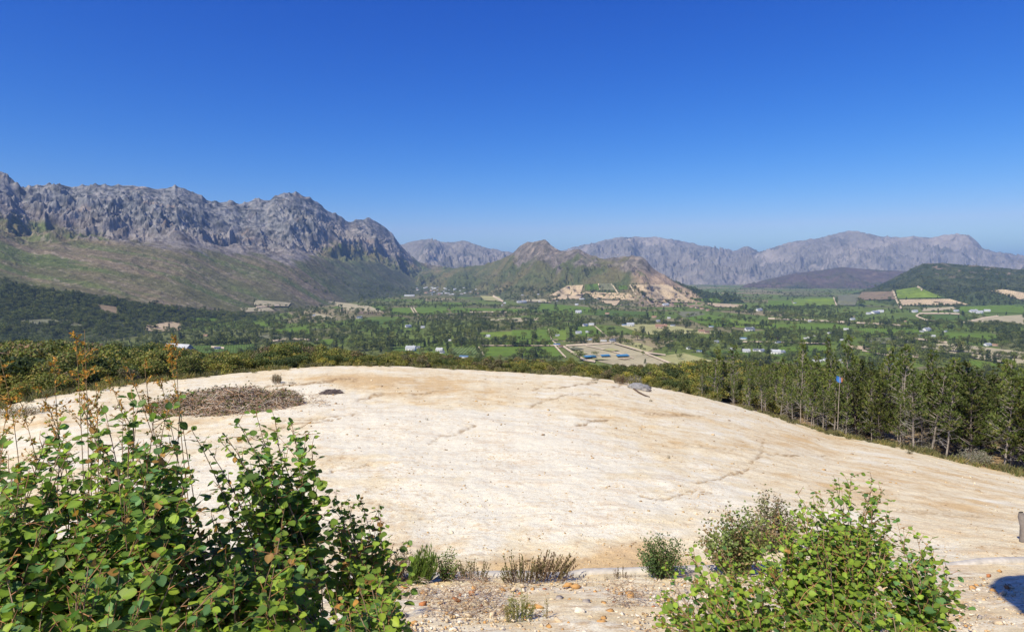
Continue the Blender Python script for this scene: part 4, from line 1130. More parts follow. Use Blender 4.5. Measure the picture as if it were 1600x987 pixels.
for k in range(5):
    q = rest[sk[rest] == k]
    scatter('bush_cover', np.stack([sX[q], sY[q], sZ[q] - .05], 1), np.stack([sH[q] * 1.2, sH[q] * 1.2, sH[q]], 1), srz[q], SJ[k], '')
print('shrubs', len(sX))

# ------------------------------------------------------------------ pines
def pine_model(seed, h=1.0, full=False, bare=.38, dens=1.0):
    rs = np.random.RandomState(seed)
    tr = MB(); cr = MB(); dd = MB(); kc = .55 if full else 1.0; tk = rs.uniform(.7, 1.1)
    n = 9
    lean = rs.normal(0, .012, 2)
    P = np.array([(lean[0] * (k / n) * 3 + .006 * math.sin(k * 1.3 + seed), lean[1] * (k / n) * 3, k / n) for k in range(n + 1)]); P[0, 2] = -.03
    bark = (.30, .255, .215) if not full else (.16, .13, .11)
    tr.tube(P, np.linspace(.013, .002, n + 1), 6, bark)
    def at(z): return np.array([np.interp(z, P[:, 2], P[:, 0]), np.interp(z, P[:, 2], P[:, 1]), z])
    LP = []; LD = []; LL = []; LC = []
    z = bare
    while z < .985:
        f = (z - bare) / (1 - bare)
        nb = rs.randint(3, 6) if not full else rs.randint(4, 7)
        for b in range(nb):
            a = rs.uniform(0, 2 * PI)
            L = (.30 if full else .16) * (1 - f) ** (.55) * rs.uniform(.55, 1.15) + .02
            up = .35 + .5 * f + rs.uniform(-.2, .2)
            d = np.array([math.cos(a), math.sin(a), up]); d /= np.linalg.norm(d)
            b0 = at(z); pts = [b0, b0 + d * L * .5 + [0, 0, -.01 * L], b0 + d * L + [0, 0, .12 * L]]
            tr.tube(pts, [.004, .003, .0012], 3, bark)
            m = max(2, int(L * 22 * dens))
            for j in range(m):
                s = .35 + .65 * (j + rs.rand()) / m
                c0 = np.array(pts[0]) * (1 - s) + np.array(pts[2]) * s + rs.normal(0, .012, 3)
                k = 13
                LP.append(np.repeat(c0[None], k, 0)); q = rdir(k, rs) * .9 + d * .9 + np.array([0, 0, .35]); LD.append(q)
                LL.append(rs.uniform(.028, .05, k)); tone = rs.uniform(.7, 1.25)
                tone *= kc * tk; LC.append(np.repeat(np.array([[.17, .22, .055]]) * tone if rs.rand() < .8 else np.array([[.25, .26, .075]]) * tone, k, 0))
        z += rs.uniform(.028, .055)
    LP = np.concatenate(LP); LD = np.concatenate(LD); LL = np.concatenate(LL); LC = np.concatenate(LC)
    cr.leafquads(LP, LD, rdir(len(LP), rs), LL, .0105 if not full else .013, LC)
    for b in range(int(16 * (1 if not full else .6))):
        zz = rs.uniform(.08, bare + .12); a = rs.uniform(0, 2 * PI); L = rs.uniform(.07, .2)
        d = np.array([math.cos(a), math.sin(a), rs.uniform(.1, .7)]); b0 = at(zz)
        p2 = b0 + d * L; dd.tube([b0, b0 + d * L * .5, p2], [.0028, .002, .0008], 3, (.36, .325, .30))
        for _ in range(3):
            s = rs.uniform(.3, .9); q0 = b0 + d * L * s; e = d + rs.normal(0, .6, 3)
            dd.tube([q0, q0 + e * L * .35], [.0013, .0005], 3, (.36, .325, .30))
    return tr.mesh('trunk', M_bark), cr.mesh('crown', M_pine), dd.mesh('dead_branches', M_bark)
PV = [pine_model(300 + i, full=False, bare=b, dens=d) for i, (b, d) in enumerate([(.30, 1), (.42, .9), (.22, 1.1), (.55, .8), (.34, 1.0)])] + [pine_model(310 + i, full=True, bare=.16, dens=1.1) for i in range(3)]
PD = ['slim green pine', 'tall slim bare-trunked pine', 'bushy green pine', 'thin small-topped pine', 'slim pine with dead branches', 'broad dark pine', 'broad dense pine', 'dark full pine']
def pine(X, Y, h, v, lab, grp='pines along the right rim of the clearing', wf=1.0):
    z = ground_z([X], [Y])[0]
    r = bpy.data.objects.new('pine_tree', None); COL.objects.link(r)
    r.location = (X, Y, z - .05); r.rotation_euler = (rs.normal(0, .03), rs.normal(0, .03), rs.uniform(0, 6.28)); q_ = rs.uniform(.75, 1.15); r.scale = (h * wf * q_, h * wf * q_, h)
    setp(r, lab, 'pine tree', grp)
    for nm, me in zip(('trunk', 'crown', 'dead_branches'), PV[v]):
        o = bpy.data.objects.new(nm, me); COL.objects.link(o); o.parent = r
PTOP = [(1020, 590), (1060, 590), (1100, 580), (1150, 574), (1200, 576), (1250, 570), (1300, 572), (1350, 570), (1400, 572), (1450, 578), (1500, 578), (1540, 580), (1600, 578), (1760, 585)]
def place_pines():
    prs = np.random.RandomState(23)
    n = 0; spots = []
    tries = 0
    while n < 215 and tries < 9000:
        tries += 1
        px = prs.uniform(1090, 1720) if prs.rand() < .9 else prs.uniform(1120, 1300)
        t = pdir(px, 600)[0]; y0 = edge_y(t); back = 1.2 + prs.rand() ** 1.5 * 34
        Y = y0 + back; X = t * Y
        mind = 1.0 + back * .035
        if any(abs(a - X) < mind and abs(b - Y) < mind * .9 for a, b in spots): continue
        z = ground_z([X], [Y])[0]
        tl = np.interp(px, [a for a, _ in PTOP], [b for _, b in PTOP]) + prs.normal(0, 9) + (prs.rand() < .3) * prs.uniform(0, 45) * (back < 12)
        hmax = -z - pdir(px, tl)[1] * Y
        h = min(hmax, prs.uniform(6.2, 9.0)) * (1 - .35 * prs.rand() ** 2)
        if h < 1.8: continue
        spots.append((X, Y)); n += 1
        dark = (1330 < px < 1380 or 1440 < px < 1580 or px > 1610)
        v = prs.choice([5, 6, 7] if (dark and prs.rand() < .8) else [0, 1, 2, 3, 4])
        pos = 'at grove left end' if px < 1160 else 'left of flag pole' if px < 1280 else 'by flag pole' if px < 1335 else 'right of flag pole' if px < 1400 else 'behind middle silvery bush' if px < 1480 else 'behind last silvery bush' if px < 1550 else 'at grove right end'
        row = 'in front row' if back < 5 else 'in second row' if back < 12 else 'in third row' if back < 20 else 'deep inside'
        pine(X, Y, h, v, f'{PD[v]} {row}, {pos}')
    # emergent trees (px, top py, base px row offset, variant)
    for (px, top, back, v, wf) in [(1254, 536, 5, 0, .7), (1308, 531, 9, 1, .7), (1326, 528, 7, 3, .9), (1383, 545, 4, 1, .8), (1418, 544, 3, 3, .9), (1463, 553, 6, 0, .7), (1500, 560, 9, 2, .7), (1576, 562, 8, 2, .8), (1590, 566, 3, 3, .7), (1148, 541, 6, 3, .8), (1146, 600, 2, 1, .9), (1432, 598, 1.2, 3, 1.0), (1484, 590, 1.0, 4, 1.0), (1576, 590, 1.2, 4, 1.1), (1366, 590, 1.5, 1, .9), (1225, 560, 12, 0, .8), (1275, 570, 2, 1, .8)]:
        t = pdir(px, 640)[0]; Y = edge_y(t) + back; X = t * Y; z = ground_z([X], [Y])[0]
        t2 = pdir(px, top)[0]; X = t2 * Y
        h = -z - pdir(px, top)[1] * Y
        pine(X, Y, h, v, f'{PD[v]} rising above its neighbours' + (f', {int(0)}' if False else (' left of flag pole' if px < 1300 and px > 1200 else ' right by flag pole' if px < 1340 and px > 1200 else ' behind middle silvery bush' if 1340 < px < 1450 else ' behind last silvery bush' if 1450 < px < 1550 else ' at right frame edge' if px >= 1550 else ' at grove left end')), 'taller pines standing out of the grove', wf)
place_pines()

# blue flag on its pole among the pines
def flag():
    p0 = on(1311, 682); Yf = edge_y(pdir(1311, 680)[0]) + .8
    T = pdir(1311, 600)[0]; X = T * Yf; z0 = ground_z([X], [Yf])[0]; zt = -pdir(1311, 586)[1] * Yf
    r = bpy.data.objects.new('flag_pole', None); COL.objects.link(r); r.location = (X, Yf, z0)
    setp(r, 'pale wooden pole with a small blue and orange flag in front of the pines', 'flag pole')
    mb = MB(); mb.tube([(0, 0, -.2), (.02, 0, (zt - z0) * .5), (.05, 0, zt - z0)], [.035, .03, .022], 7, (.30, .25, .20))
    link('pole', mb.mesh('pole', M_bark), r)
    f = MB(); nu = 9; nv = 6
    u, v = np.meshgrid(np.linspace(0, 1, nu), np.linspace(0, 1, nv))
    V = np.stack([-.22 + .50 * u, .06 * np.sin(u * 5 + v), zt - z0 - .03 - .22 * u - (.36 + .1 * np.sin(u * 4)) * v], -1).reshape(-1, 3)
    c = np.where((u > .72)[..., None], C(.50, .22, .09), C(.07, .22, .60)).reshape(-1, 3)
    f.add(V, grid_faces(nv, nu), None, c)
    V2 = V + np.array([0, .012, 0]); f.add(V2, grid_faces(nv, nu), None, c)
    link('cloth', f.mesh('cloth', M_small), r)
flag()

# dry tufts fraying the rim of the clearing
def rim_tufts():
    prs = np.random.RandomState(77); mb = MB(); n = 60
    b = np.stack([prs.normal(0, .22, n), prs.normal(0, .22, n), np.full(n, -.03)], 1); d = rdir(n, prs) * .5 + [0, 0, 1]
    c = np.where(prs.rand(n, 1) < .5, C(.30, .25, .12), C(.15, .17, .06)) * prs.uniform(.7, 1.2, (n, 1))
    mb.leafquads(b, d, rdir(n, prs), prs.uniform(.5, 1.1, n), .07, c); me = mb.mesh('tuft', M_shrub)
    m = 900; t = prs.uniform(-1.0, .95, m); t = t[fbm(t * 22, t * 0, 3, 4) + prs.uniform(-.3, .3, len(t)) > -.1]; m = len(t)
    Y = edge_y(t) + prs.normal(.5, .9, m); X = t * Y; Z = ground_z(X, Y); s = prs.uniform(.18, .6, m)
    scatter('dry_grass', np.stack([X, Y, Z], 1), np.stack([s * 1.3, s * 1.3, s], 1), prs.uniform(0, 6.28, m), me, '')
rim_tufts()

# ------------------------------------------------------------------ kerb
def kerb():
    xs = np.linspace(-14, 17, 260)
    yk_ = 9.19 + .154 * xs + .02 * fbm(xs / .9, xs * 0, 3, 3)
    zk_ = bank_z(xs, yk_) + .025 + .015 * fbm(xs / 1.1, xs * 0 + 4, 3, 6)
    hid = sstep(.1, .35, fbm(xs / 1.3, xs * 0 + 9, 2, 8)) * .05
    prof_ = [(-.09, -.22), (-.08, .02), (-.045, .045), (.06, .045), (.085, .02), (.09, -.2)]
    V = np.stack([np.stack([xs, yk_ + a, zk_ + b - hid + (.008 * fbm(xs / .12, xs * 0 + k, 3, 20 + k))], -1) for k, (a, b) in enumerate(prof_)], 0)
    m = simple_mat('concrete', (.50, .455, .39), .9, 7.0, .25)
    me = mesh_np('kerb', V.reshape(-1, 3), grid_faces(len(prof_), len(xs)), m)
    o = link('concrete_kerb', me)
    setp(o, 'weathered pale grey concrete kerb between the clearing and the stony bank', 'kerb')
kerb()

# ------------------------------------------------------------------ stones
def hull_stone(seed):
    rs = np.random.RandomState(seed)
    import bmesh
    bm = bmesh.new()
    for p in rdir(10, rs) * np.array([1, rs.uniform(.6, .9), rs.uniform(.45, .75)]) * rs.uniform(.75, 1, (10, 1)) * .5: bm.verts.new(p)
    r = bmesh.ops.convex_hull(bm, input=bm.verts)
    for v in [v for v in bm.verts if not v.link_faces]: bm.verts.remove(v)
    V = np.array([v.co for v in bm.verts]); bm.verts.index_update()
    T = np.array([[v.index for v in f.verts] for f in bm.faces])
    bm.free(); return V, T
STV = [hull_stone(400 + i) for i in range(9)]
def stone_mat(name, c, amp=.2):
    m, nt, b = new_mat(name)
    col = mix(nt, 1.0, c, ramp(nt, noise(nt, 22, 5, .65), [(.3, (1 - amp,) * 3), (.7, (1 + amp,) * 3)]), 'MULTIPLY')
    nt.links.new(col, b.inputs['Base Color']); b.inputs['Roughness'].default_value = .92; b.inputs['Specular IOR Level'].default_value = .15
    bump(nt, b, noise(nt, 60, 5), .5, .01)
    return m
SM = [('orange ochre', stone_mat('ochre_stone', (.52, .29, .11))), ('pale sandy', stone_mat('sand_stone', (.62, .48, .32))), ('rusty red', stone_mat('rusty_stone', (.42, .17, .07))), ('greyish', stone_mat('grey_stone', (.36, .31, .27))), ('whitish', stone_mat('white_stone', (.72, .64, .53)))]
SME = {}
for i, (V, T) in enumerate(STV):
    for j, (_, m) in enumerate(SM): SME[i, j] = mesh_np('stone', V, None, m, None, False, T)
def put_stone(px, py, wpx, j, lab=None, i=None, kind='bank'):
    P = on(px, py); s = wpx * P.y / 1000
    i = rs.randint(len(STV)) if i is None else i
    o = link('stone', SME[i, j], None, P + Vector((0, 0, s * .16)))
    o.scale = (s, s, s * .9); o.rotation_euler = (rs.uniform(-.3, .3), rs.uniform(-.3, .3), rs.uniform(0, 6.28))
    near = 'against kerb' if py < 922 and kind == 'bank' else 'on stony bank' if kind == 'bank' else 'on the pale clearing'
    side = 'beside the left saplings' if px < 660 else 'left of the yellow-green weed' if px < 790 else 'beside the yellow-green weed' if px < 840 else 'just right of the weed' if px < 890 else 'midway from weed to right sapling' if px < 960 else 'left of the right sapling' if px < 1040 else 'under the right sapling' if px < 1400 else 'in the right corner'
    setp(o, lab or f'{"tiny" if wpx < 6 else "small" if wpx < 11 else "larger"} {SM[j][0]} stone {near}, {side}', 'stone', 'loose stones on the bank')
for (x, y, w_, j) in [(738, 927, 15, 2), (741, 920, 11, 0), (750, 918, 8, 3), (661, 927, 12, 0), (786, 922, 14, 0), (802, 922, 16, 1), (833, 922, 12, 0), (851, 921, 10, 2), (899, 919, 19, 0), (892, 939, 14, 0), (901, 958, 30, 4), (951, 957, 17, 0), (770, 962, 16, 1), (826, 949, 15, 0), (838, 950, 14, 0), (697, 958, 9, 0), (597, 940, 16, 0), (687, 935, 7, 3), (984, 933, 22, 0), (960, 935, 9, 0), (930, 925, 9, 0), (950, 921, 7, 2), (875, 972, 22, 1), (890, 975, 14, 0), (1530, 965, 12, 3), (1545, 900, 10, 2), (1500, 908, 14, 1), (1520, 920, 16, 0), (1560, 892, 10, 0), (1478, 925, 20, 1), (1495, 960, 22, 4), (1560, 975, 16, 1), (665, 962, 9, 0), (720, 972, 12, 4), (942, 975, 16, 0)]:
    put_stone(x, y, w_ * 1.15, j)
prs = np.random.RandomState(31)
for _ in range(210):
    x = prs.uniform(590, 1600); y = prs.uniform(916, 990) - (x - 600) * .012
    if not (x < 1060 or x > 1440) and prs.rand() < .7: continue
    put_stone(x, y, 4.5 + prs.gamma(2.0, 3.0), int(prs.choice([0, 1, 2, 3, 4], p=[.34, .30, .07, .12, .17])))
def pebbles(name, n, xr, yr, sz, seed, mats=(0, 1, 4), tint=((.55, .38, .20), (.64, .50, .33), (.74, .64, .50), (.40, .27, .16), (.33, .29, .26))):
    prs = np.random.RandomState(seed); mb = MB()
    X = prs.uniform(*xr, n); 
    for k in range(n):
        if callable(yr): x, y, z, s = yr(prs)
        V, T = STV[prs.randint(len(STV))]
        a = prs.uniform(0, 6.28); ca, sa = math.cos(a), math.sin(a)
        W_ = V @ np.array([[ca, sa, 0], [-sa, ca, 0], [0, 0, 1]]) * s + [x, y, z + s * .12]
        mb.add(W_, None, T, np.array(tint[prs.choice(len(tint), p=[.24, .3, .24, .14, .08])]) * prs.uniform(.8, 1.15))
    m = M_peb
    o = link(name, mb.mesh(name, m)); o['kind'] = 'stuff'; return o
M_peb = simple_mat('pebble', (1, 1, 1), .95, 30.0, .2, .1, vc=True)
def bank_pt(prs):
    Y = prs.uniform(5.6, 9.1); X = prs.uniform(-.45, .86) * Y * 1.0
    kx = 9.19 + .154 * X - .1
    if Y > kx: Y = kx
    return X, Y, bank_z(X, Y) + .0, min(.11, .012 + prs.gamma(1.6, .013))
pebbles('gravel', 7500, (0, 1), bank_pt, None, 33)
def pad_pt(prs):
    while True:
        px = prs.uniform(150, 1620); py = prs.uniform(600, 905)
        q = .5 + fbm(np.array([px / 90]), np.array([py / 28]), 3, 5)[0]
        if prs.rand() < q * (1.0 if 850 < py < 905 else .55): break
    P = on(px, py)
    return P.x, P.y, P.z, min(.16, (.010 + prs.gamma(1.5, .009)) * (P.y / 14 + .3))
def pad_peb():
    prs = np.random.RandomState(35); n = 5200
    px = prs.uniform(100, 1650, n * 3); py = 908 - (908 - 585) * prs.rand(n * 3) ** 1.25
    q = np.clip(.42 + 1.5 * fbm(px / 80, py / 24, 4, 5), 0, 1); q = np.where(py > 850, q + .35, q)
    keep = prs.rand(n * 3) < q; px = px[keep][:n]; py = py[keep][:n]
    P = hit(px, py); mb = MB()
    ok = np.isfinite(P[:, 0]) & (P[:, 1] < edge_y(P[:, 0] / P[:, 1]) + .5)
    for p in P[ok]:
        s = min(.22, (.012 + prs.gamma(1.4, .011)) * (p[1] / 11 + .25))
        V, T = STV[prs.randint(len(STV))]; a = prs.uniform(0, 6.28); ca, sa = math.cos(a), math.sin(a)
        W_ = V @ np.array([[ca, sa, 0], [-sa, ca, 0], [0, 0, .8]]) * s + [p[0], p[1], p[2] + s * .1]
        mb.add(W_, None, T, np.array([(.46, .29, .13), (.56, .41, .24), (.70, .60, .42), (.28, .19, .12)][prs.choice(4, p=[.3, .35, .2, .15])]) * prs.uniform(.8, 1.15))
    o = link('scattered_pebbles', mb.mesh('scattered_pebbles', M_peb)); o['kind'] = 'stuff'
pad_peb()

# ------------------------------------------------------------------ brush, twigs, boulder
def twig_heap(name, label, cat, cx, cy, wpx, hpx, n, seed, cols, lng=.35, rad=.006, leafc=None, depth=None, flat=.5):
    prs = np.random.RandomState(seed); P0 = on(cx, cy); Y0 = P0.y; k = Y0 / 1000
    W = wpx * k / 2; Hh = hpx * k; Dp = depth or W * .4
    mb = MB(); lv = MB()
    ground = {}
    for i in range(n):
        u = prs.uniform(-1, 1); v = prs.uniform(-1, 1)
        if u * u + v * v > 1: continue
        x = P0.x + u * W; y = Y0 + v * Dp
        top = Hh * (1 - u * u) ** .6 * (1 - v * v * .7) * (.75 + .5 * pn(np.array([u * 3 + seed]), np.array([v * 2.0]), 3)[0])
        z = P0.z + (P0.z / Y0 + .18) * 0 + prs.rand() ** .7 * max(top, .02)
        d = rdir(1, prs)[0]; d[2] = abs(d[2]) * flat; L = lng * prs.uniform(.4, 1.3)
        c = np.array(cols[prs.randint(len(cols))]) * prs.uniform(.75, 1.2)
        mid = np.array([x, y, z]); a = mid - d * L / 2; b = mid + d * L / 2; m2 = mid + prs.normal(0, L * .09, 3)
        gz = P0.z - .02
        a[2] = max(a[2], gz); 
        mb.tube([a, m2, b], [rad, rad * .8, rad * .3], 3, c)
        if leafc and prs.rand() < leafc[1]:
            kk = 3; lp = mid + prs.normal(0, L * .3, (kk, 3)); lv.leafquads(lp, rdir(kk, prs), rdir(kk, prs), rad * 9, rad * 5, np.array(leafc[0]) * prs.uniform(.7, 1.2))
    r = bpy.data.objects.new(name, None); COL.objects.link(r)
    setp(r, label, cat)
    me = mb.mesh('twigs', M_twig); me.transform(Matrix.Translation(-P0)); r.location = P0
    o = link('twigs', me, r); o['kind'] = 'stuff'
    if lv.n:
        me = lv.mesh('leaves', M_small); me.transform(Matrix.Translation(-P0)); o = link('leaves', me, r); o['kind'] = 'stuff'
    return r
GR = [(.40, .28, .20), (.50, .39, .30), (.26, .17, .11), (.44, .27, .15), (.58, .50, .40)]
twig_heap('brush_pile', 'long heap of dry purple-grey cut brush on the left of the clearing', 'brush pile', 352, 638, 225, 34, 6200, 51, GR, .55, .016, ((.13, .13, .05), .16), depth=3.2)
twig_heap('dry_litter', 'thin scatter of loose twigs spread round the long brush heap', 'dead twigs', 365, 642, 300, 5, 900, 50, GR, .5, .012, depth=5.0)
twig_heap('brush_pile', 'smaller mound of dry brush at the right end of the long heap', 'brush pile', 440, 633, 62, 24, 1300, 52, GR, .5, .012, ((.14, .14, .05), .3), depth=1.4)
twig_heap('brush_pile', 'low dark oval mound of twigs alone on white sand', 'brush pile', 517, 615, 34, 7, 900, 53, [(.16, .12, .11), (.21, .165, .15)], .3, .012, depth=.8)
twig_heap('dry_litter', 'flat tangle of grey dead twigs on the stony bank', 'dead twigs', 735, 960, 130, 7, 900, 54, GR, .22, .0035, depth=1.0)
twig_heap('dry_litter', 'grey dead twigs lying under the edge of the right sapling', 'dead twigs', 985, 950, 70, 5, 320, 55, GR, .22, .0035, depth=.7)
twig_heap('dry_litter', 'sparse dry twigs around the brown heather clump', 'dead twigs', 650, 935, 60, 4, 180, 56, GR, .25, .003, depth=.5)
def boulder():
    P = on(1000, 609); k = P.y / 1000
    r = bpy.data.objects.new('boulder', None); COL.objects.link(r); r.location = P
    setp(r, 'low grey boulder with a pale base at the rim of the clearing', 'boulder')
    import bmesh
    bm = bmesh.new(); bmesh.ops.create_icosphere(bm, subdivisions=4, radius=1)
    V = np.array([v.co for v in bm.verts])
    nn = ridged(V[:, 0] * 1.6 + 3, V[:, 1] * 1.6 + V[:, 2], 4, 9) - .4
    V = V * (1 + .28 * nn)[:, None] * np.array([19 * k, 13 * k, 8.5 * k])
    V = V @ np.array([[.97, .0, -.12], [0, 1, 0], [.12, 0, .97]])
    c = lerpc(C(.25, .24, .235) + 0 * V, C(.50, .43, .34), sstep(.3 * k * 5, -3 * k, V[:, 2] + nn * k * 6))
    c = lerpc(c, C(.11, .11, .12), sstep(.1, .3, nn))
    T = np.array([[v.index for v in f.verts] for f in bm.faces]); bm.free()
    link('rock', mesh_np('rock', V + np.array([0, 0, 2.5 * k]), None, simple_mat('boulder_rock', (1, 1, 1), .9, 14, .25, vc=True), c, False, T), r)
    o = bpy.data.objects.new('bent_branch', None)
    pts = [on(x, y) + Vector((0, 0, .06)) for x, y in [(983, 598), (984, 603), (990, 608), (998, 614), (1006, 618), (1015, 621)]]
    mb = MB(); mb.tube([tuple(p) for p in pts], [.05, .07, .07, .075, .06, .03], 6, (.13, .085, .06))
    o = link('bent_branch', mb.mesh('bent_branch', M_bark)); setp(o, 'curved dark brown branch lying in front of the grey boulder', 'branch')
boulder()
# stump at the right edge
def stump():
    P = on(1603, 846); k = P.y / 1000; mb = MB()
    pts = [(0, 0, -.1), (-.02 , 0, 12 * k), (-.04, 0, 26 * k), (-.09, .02, 40 * k), (-.12, .02, 48 * k)]
    mb.tube(pts, [9 * k, 7.5 * k, 7 * k, 6 * k, 3 * k], 9, (.22, .19, .17))
    V = mb.v[0]; mb.v[0] = V * (1 + .06 * pn(V[:, 0] * 30, V[:, 2] * 8, 3)[:, None] * [1, 1, 0])
    mb.tube([(-.03, 0, 30 * k), (-8 * k, -.02, 42 * k)], [3 * k, 1.2 * k], 6, (.2, .16, .14))
    o = link('tree_stump', mb.mesh('tree_stump', M_bark), None, P); setp(o, 'leaning grey broken tree stump at the right edge of the clearing', 'stump')
stump()

# ------------------------------------------------------------------ small plants
def small_plant(name, label, cat, px, py, wpx, hpx, seed, style, cols, nst=60, lean=(0, 0), group=None, stemc=(.25, .17, .11), leafs=1.0):
    """a clump of stems from the ground; style: heath | grass | leafy | grey"""
    prs = np.random.RandomState(seed); P0 = on(px, py); k = P0.y / 1000; W = wpx * k / 2; Hh = hpx * k
    st = MB(); lf = MB()
    for i in range(nst):
        u = prs.uniform(-1, 1); b = np.array([u * W * (.75 if style != 'leafy' else .25), prs.uniform(-.5, .5) * W, -.02])
        if style == 'leafy': b[1] *= .4
        h = Hh * prs.uniform(.45, 1.0) * (1 - .35 * abs(u) ** 2)
        out = np.array([u * W * (.3 if style != 'leafy' else .85), prs.normal(0, .3) * W, 0]) + np.array([lean[0], lean[1], 0]) * Hh
        top = b + out + [0, 0, h]; mid = b + out * .35 + [0, 0, h * .55] + prs.normal(0, .03, 3) * h
        s = np.linspace(0, 1, 6)[:, None]; pts = (1 - s) ** 2 * b + 2 * s * (1 - s) * mid + s * s * top
        sr = max(.0022, .0016 * k * 100 * .6) if style != 'grass' else .002 * max(1, k * 60)
        st.tube(pts, np.linspace(sr * 1.6, sr * .5, 6), 3, np.array(stemc) * prs.uniform(.7, 1.3))
        if style == 'heath':
            n = int(26); s = prs.uniform(.3, 1, n)[:, None]; p = (1 - s) ** 2 * b + 2 * s * (1 - s) * mid + s * s * top
            d = rdir(n, prs) * .6 + [0, 0, 1]; L = Hh * .075
            c0 = np.array(cols[prs.randint(len(cols))]); cc = c0[None] * (.6 + .6 * s) * prs.uniform(.8, 1.2, (n, 1)); lf.leafquads(p, d, rdir(n, prs), L * prs.uniform(.7, 1.3, n), L * .38, cc)
        elif style == 'grey':
            n = 22; s = prs.uniform(.2, 1, n)[:, None]; p = (1 - s) ** 2 * b + 2 * s * (1 - s) * mid + s * s * top + prs.normal(0, .03, (n, 3)) * Hh
            c0 = np.array(cols[prs.randint(len(cols))]); lf.leafquads(p, rdir(n, prs) + [0, 0, .7], rdir(n, prs), Hh * .09, Hh * .03, c0 * prs.uniform(.75, 1.25, (n, 1)))
        elif style == 'grass':
            n = 16; s = prs.uniform(.15, 1, n)[:, None]; p = (1 - s) ** 2 * b + 2 * s * (1 - s) * mid + s * s * top
            c0 = np.array(cols[prs.randint(len(cols))]); lf.leafquads(p, rdir(n, prs) * .35 + [0, 0, 1], rdir(n, prs), Hh * .16, Hh * .022, c0 * prs.uniform(.75, 1.25, (n, 1)))
        else:
            n = 64; s = prs.uniform(.15, 1, n)[:, None]; p = (1 - s) ** 2 * b + 2 * s * (1 - s) * mid + s * s * top + prs.normal(0, .045, (n, 3)) * Hh
            c0 = np.array(cols[prs.randint(len(cols))]); L = .035 * leafs; lf.leafquads(p, rdir(n, prs) + [0, 0, .2], rdir(n, prs) + [0, 0, 1], L * prs.uniform(.6, 1.3, n), L * .6, c0 * prs.uniform(.6, 1.35, (n, 1)))
    r = bpy.data.objects.new(name, None); COL.objects.link(r); r.location = P0; setp(r, label, cat, group)
    o = link('stem', st.mesh('stem', M_twig), r); o['kind'] = 'stuff'
    o = link('leaf', lf.mesh('leaf', M_small), r); o['kind'] = 'stuff'
    return r
HG = [(.17, .15, .06), (.22, .15, .09), (.13, .14, .05)]; HB = [(.21, .14, .09), (.16, .10, .07), (.19, .16, .07)]
small_plant('heath_clump', 'wide brown-green heather clump in the middle of the kerb', 'heather', 812, 908, 60, 46, 61, 'heath', HG, 70)
small_plant('heath_clump', 'taller brown heather clump at the right of the wide one', 'heather', 858, 905, 60, 52, 62, 'heath', HB, 75, (.25, 0))
small_plant('heath_clump', 'low reddish heather clump beside the leafy young shrub', 'heather', 738, 909, 56, 40, 63, 'heath', HG, 55)
small_plant('heath_clump', 'dark heather clump half hidden behind the left saplings', 'heather', 588, 912, 90, 58, 64, 'heath', [(.08, .08, .035), (.14, .08, .05)], 90, stemc=(.12, .08, .06))
small_plant('heath_clump', 'small brown heather tuft right of the kerb middle', 'heather', 970, 904, 24, 28, 65, 'heath', HB, 16)
small_plant('heath_clump', 'tiny heather sprigs on the kerb left of the dark shrub', 'heather', 952, 905, 26, 12, 66, 'heath', HG, 14)
small_plant('heath_clump', 'tiny green sprigs on the kerb right of the brown tuft', 'heather', 992, 903, 22, 12, 67, 'heath', HG, 12)
small_plant('grass_tuft', 'bright green feathery tuft standing on the kerb', 'grass tuft', 653, 911, 42, 62, 68, 'grass', [(.16, .24, .04), (.11, .19, .035), (.20, .26, .06)], 110, (.22, 0), stemc=(.12, .17, .04))
small_plant('weed', 'pale pinkish seeding weed behind the bright green tuft', 'weed', 636, 908, 40, 64, 69, 'grey', [(.30, .22, .17), (.22, .19, .10)], 26, stemc=(.22, .15, .10))
small_plant('young_shrub', 'slim leafy young shrub between the green tuft and the heather', 'shrub', 700, 909, 34, 62, 70, 'leafy', [(.10, .16, .045), (.16, .21, .06), (.30, .19, .13)], 26, leafs=.85)
small_plant('young_shrub', 'rounded dark green shrub behind the kerb, left of the right sapling', 'shrub', 1036, 902, 74, 78, 71, 'leafy', [(.085, .14, .045), (.13, .18, .055)], 60, leafs=1.0)
small_plant('young_shrub', 'tall fine leaved shrub with reddish tips left of the right sapling', 'shrub', 1150, 898, 110, 118, 72, 'leafy', [(.17, .23, .07), (.22, .26, .08), (.34, .24, .13)], 62, leafs=1.7)
small_plant('young_shrub', 'dull small leaved shrub rising behind the right sapling', 'shrub', 1203, 860, 80, 100, 73, 'leafy', [(.17, .20, .08), (.23, .23, .11), (.32, .23, .16)], 50, leafs=1.6)
small_plant('weed', 'yellow-green spindly weed with a dark shadow on the bank', 'weed', 812, 966, 52, 46, 74, 'grey', [(.24, .25, .06), (.30, .24, .10)], 40, stemc=(.22, .22, .08))
small_plant('weed', 'small dry upright stalk right of the yellow-green weed', 'weed', 853, 965, 10, 40, 75, 'grey', [(.22, .2, .08)], 4, stemc=(.3, .22, .14))
small_plant('small_bush', 'little brown-green bush alone near the top left of the clearing', 'bush', 432, 598, 16, 17, 76, 'grey', [(.13, .12, .05), (.18, .13, .08)], 60)
small_plant('small_bush', 'grey-green cushion at the foot of the lone little bush', 'bush', 436, 600, 22, 5, 77, 'grey', [(.20, .21, .15)], 40)
small_plant('small_bush', 'tiny grey cushion right of the lone little bush', 'bush', 456, 599, 14, 5, 78, 'grey', [(.20, .19, .16)], 34)
small_plant('small_bush', 'reddish brown bush left of the grey boulder', 'bush', 969, 599, 24, 17, 79, 'grey', [(.22, .15, .10), (.15, .14, .06)], 80)
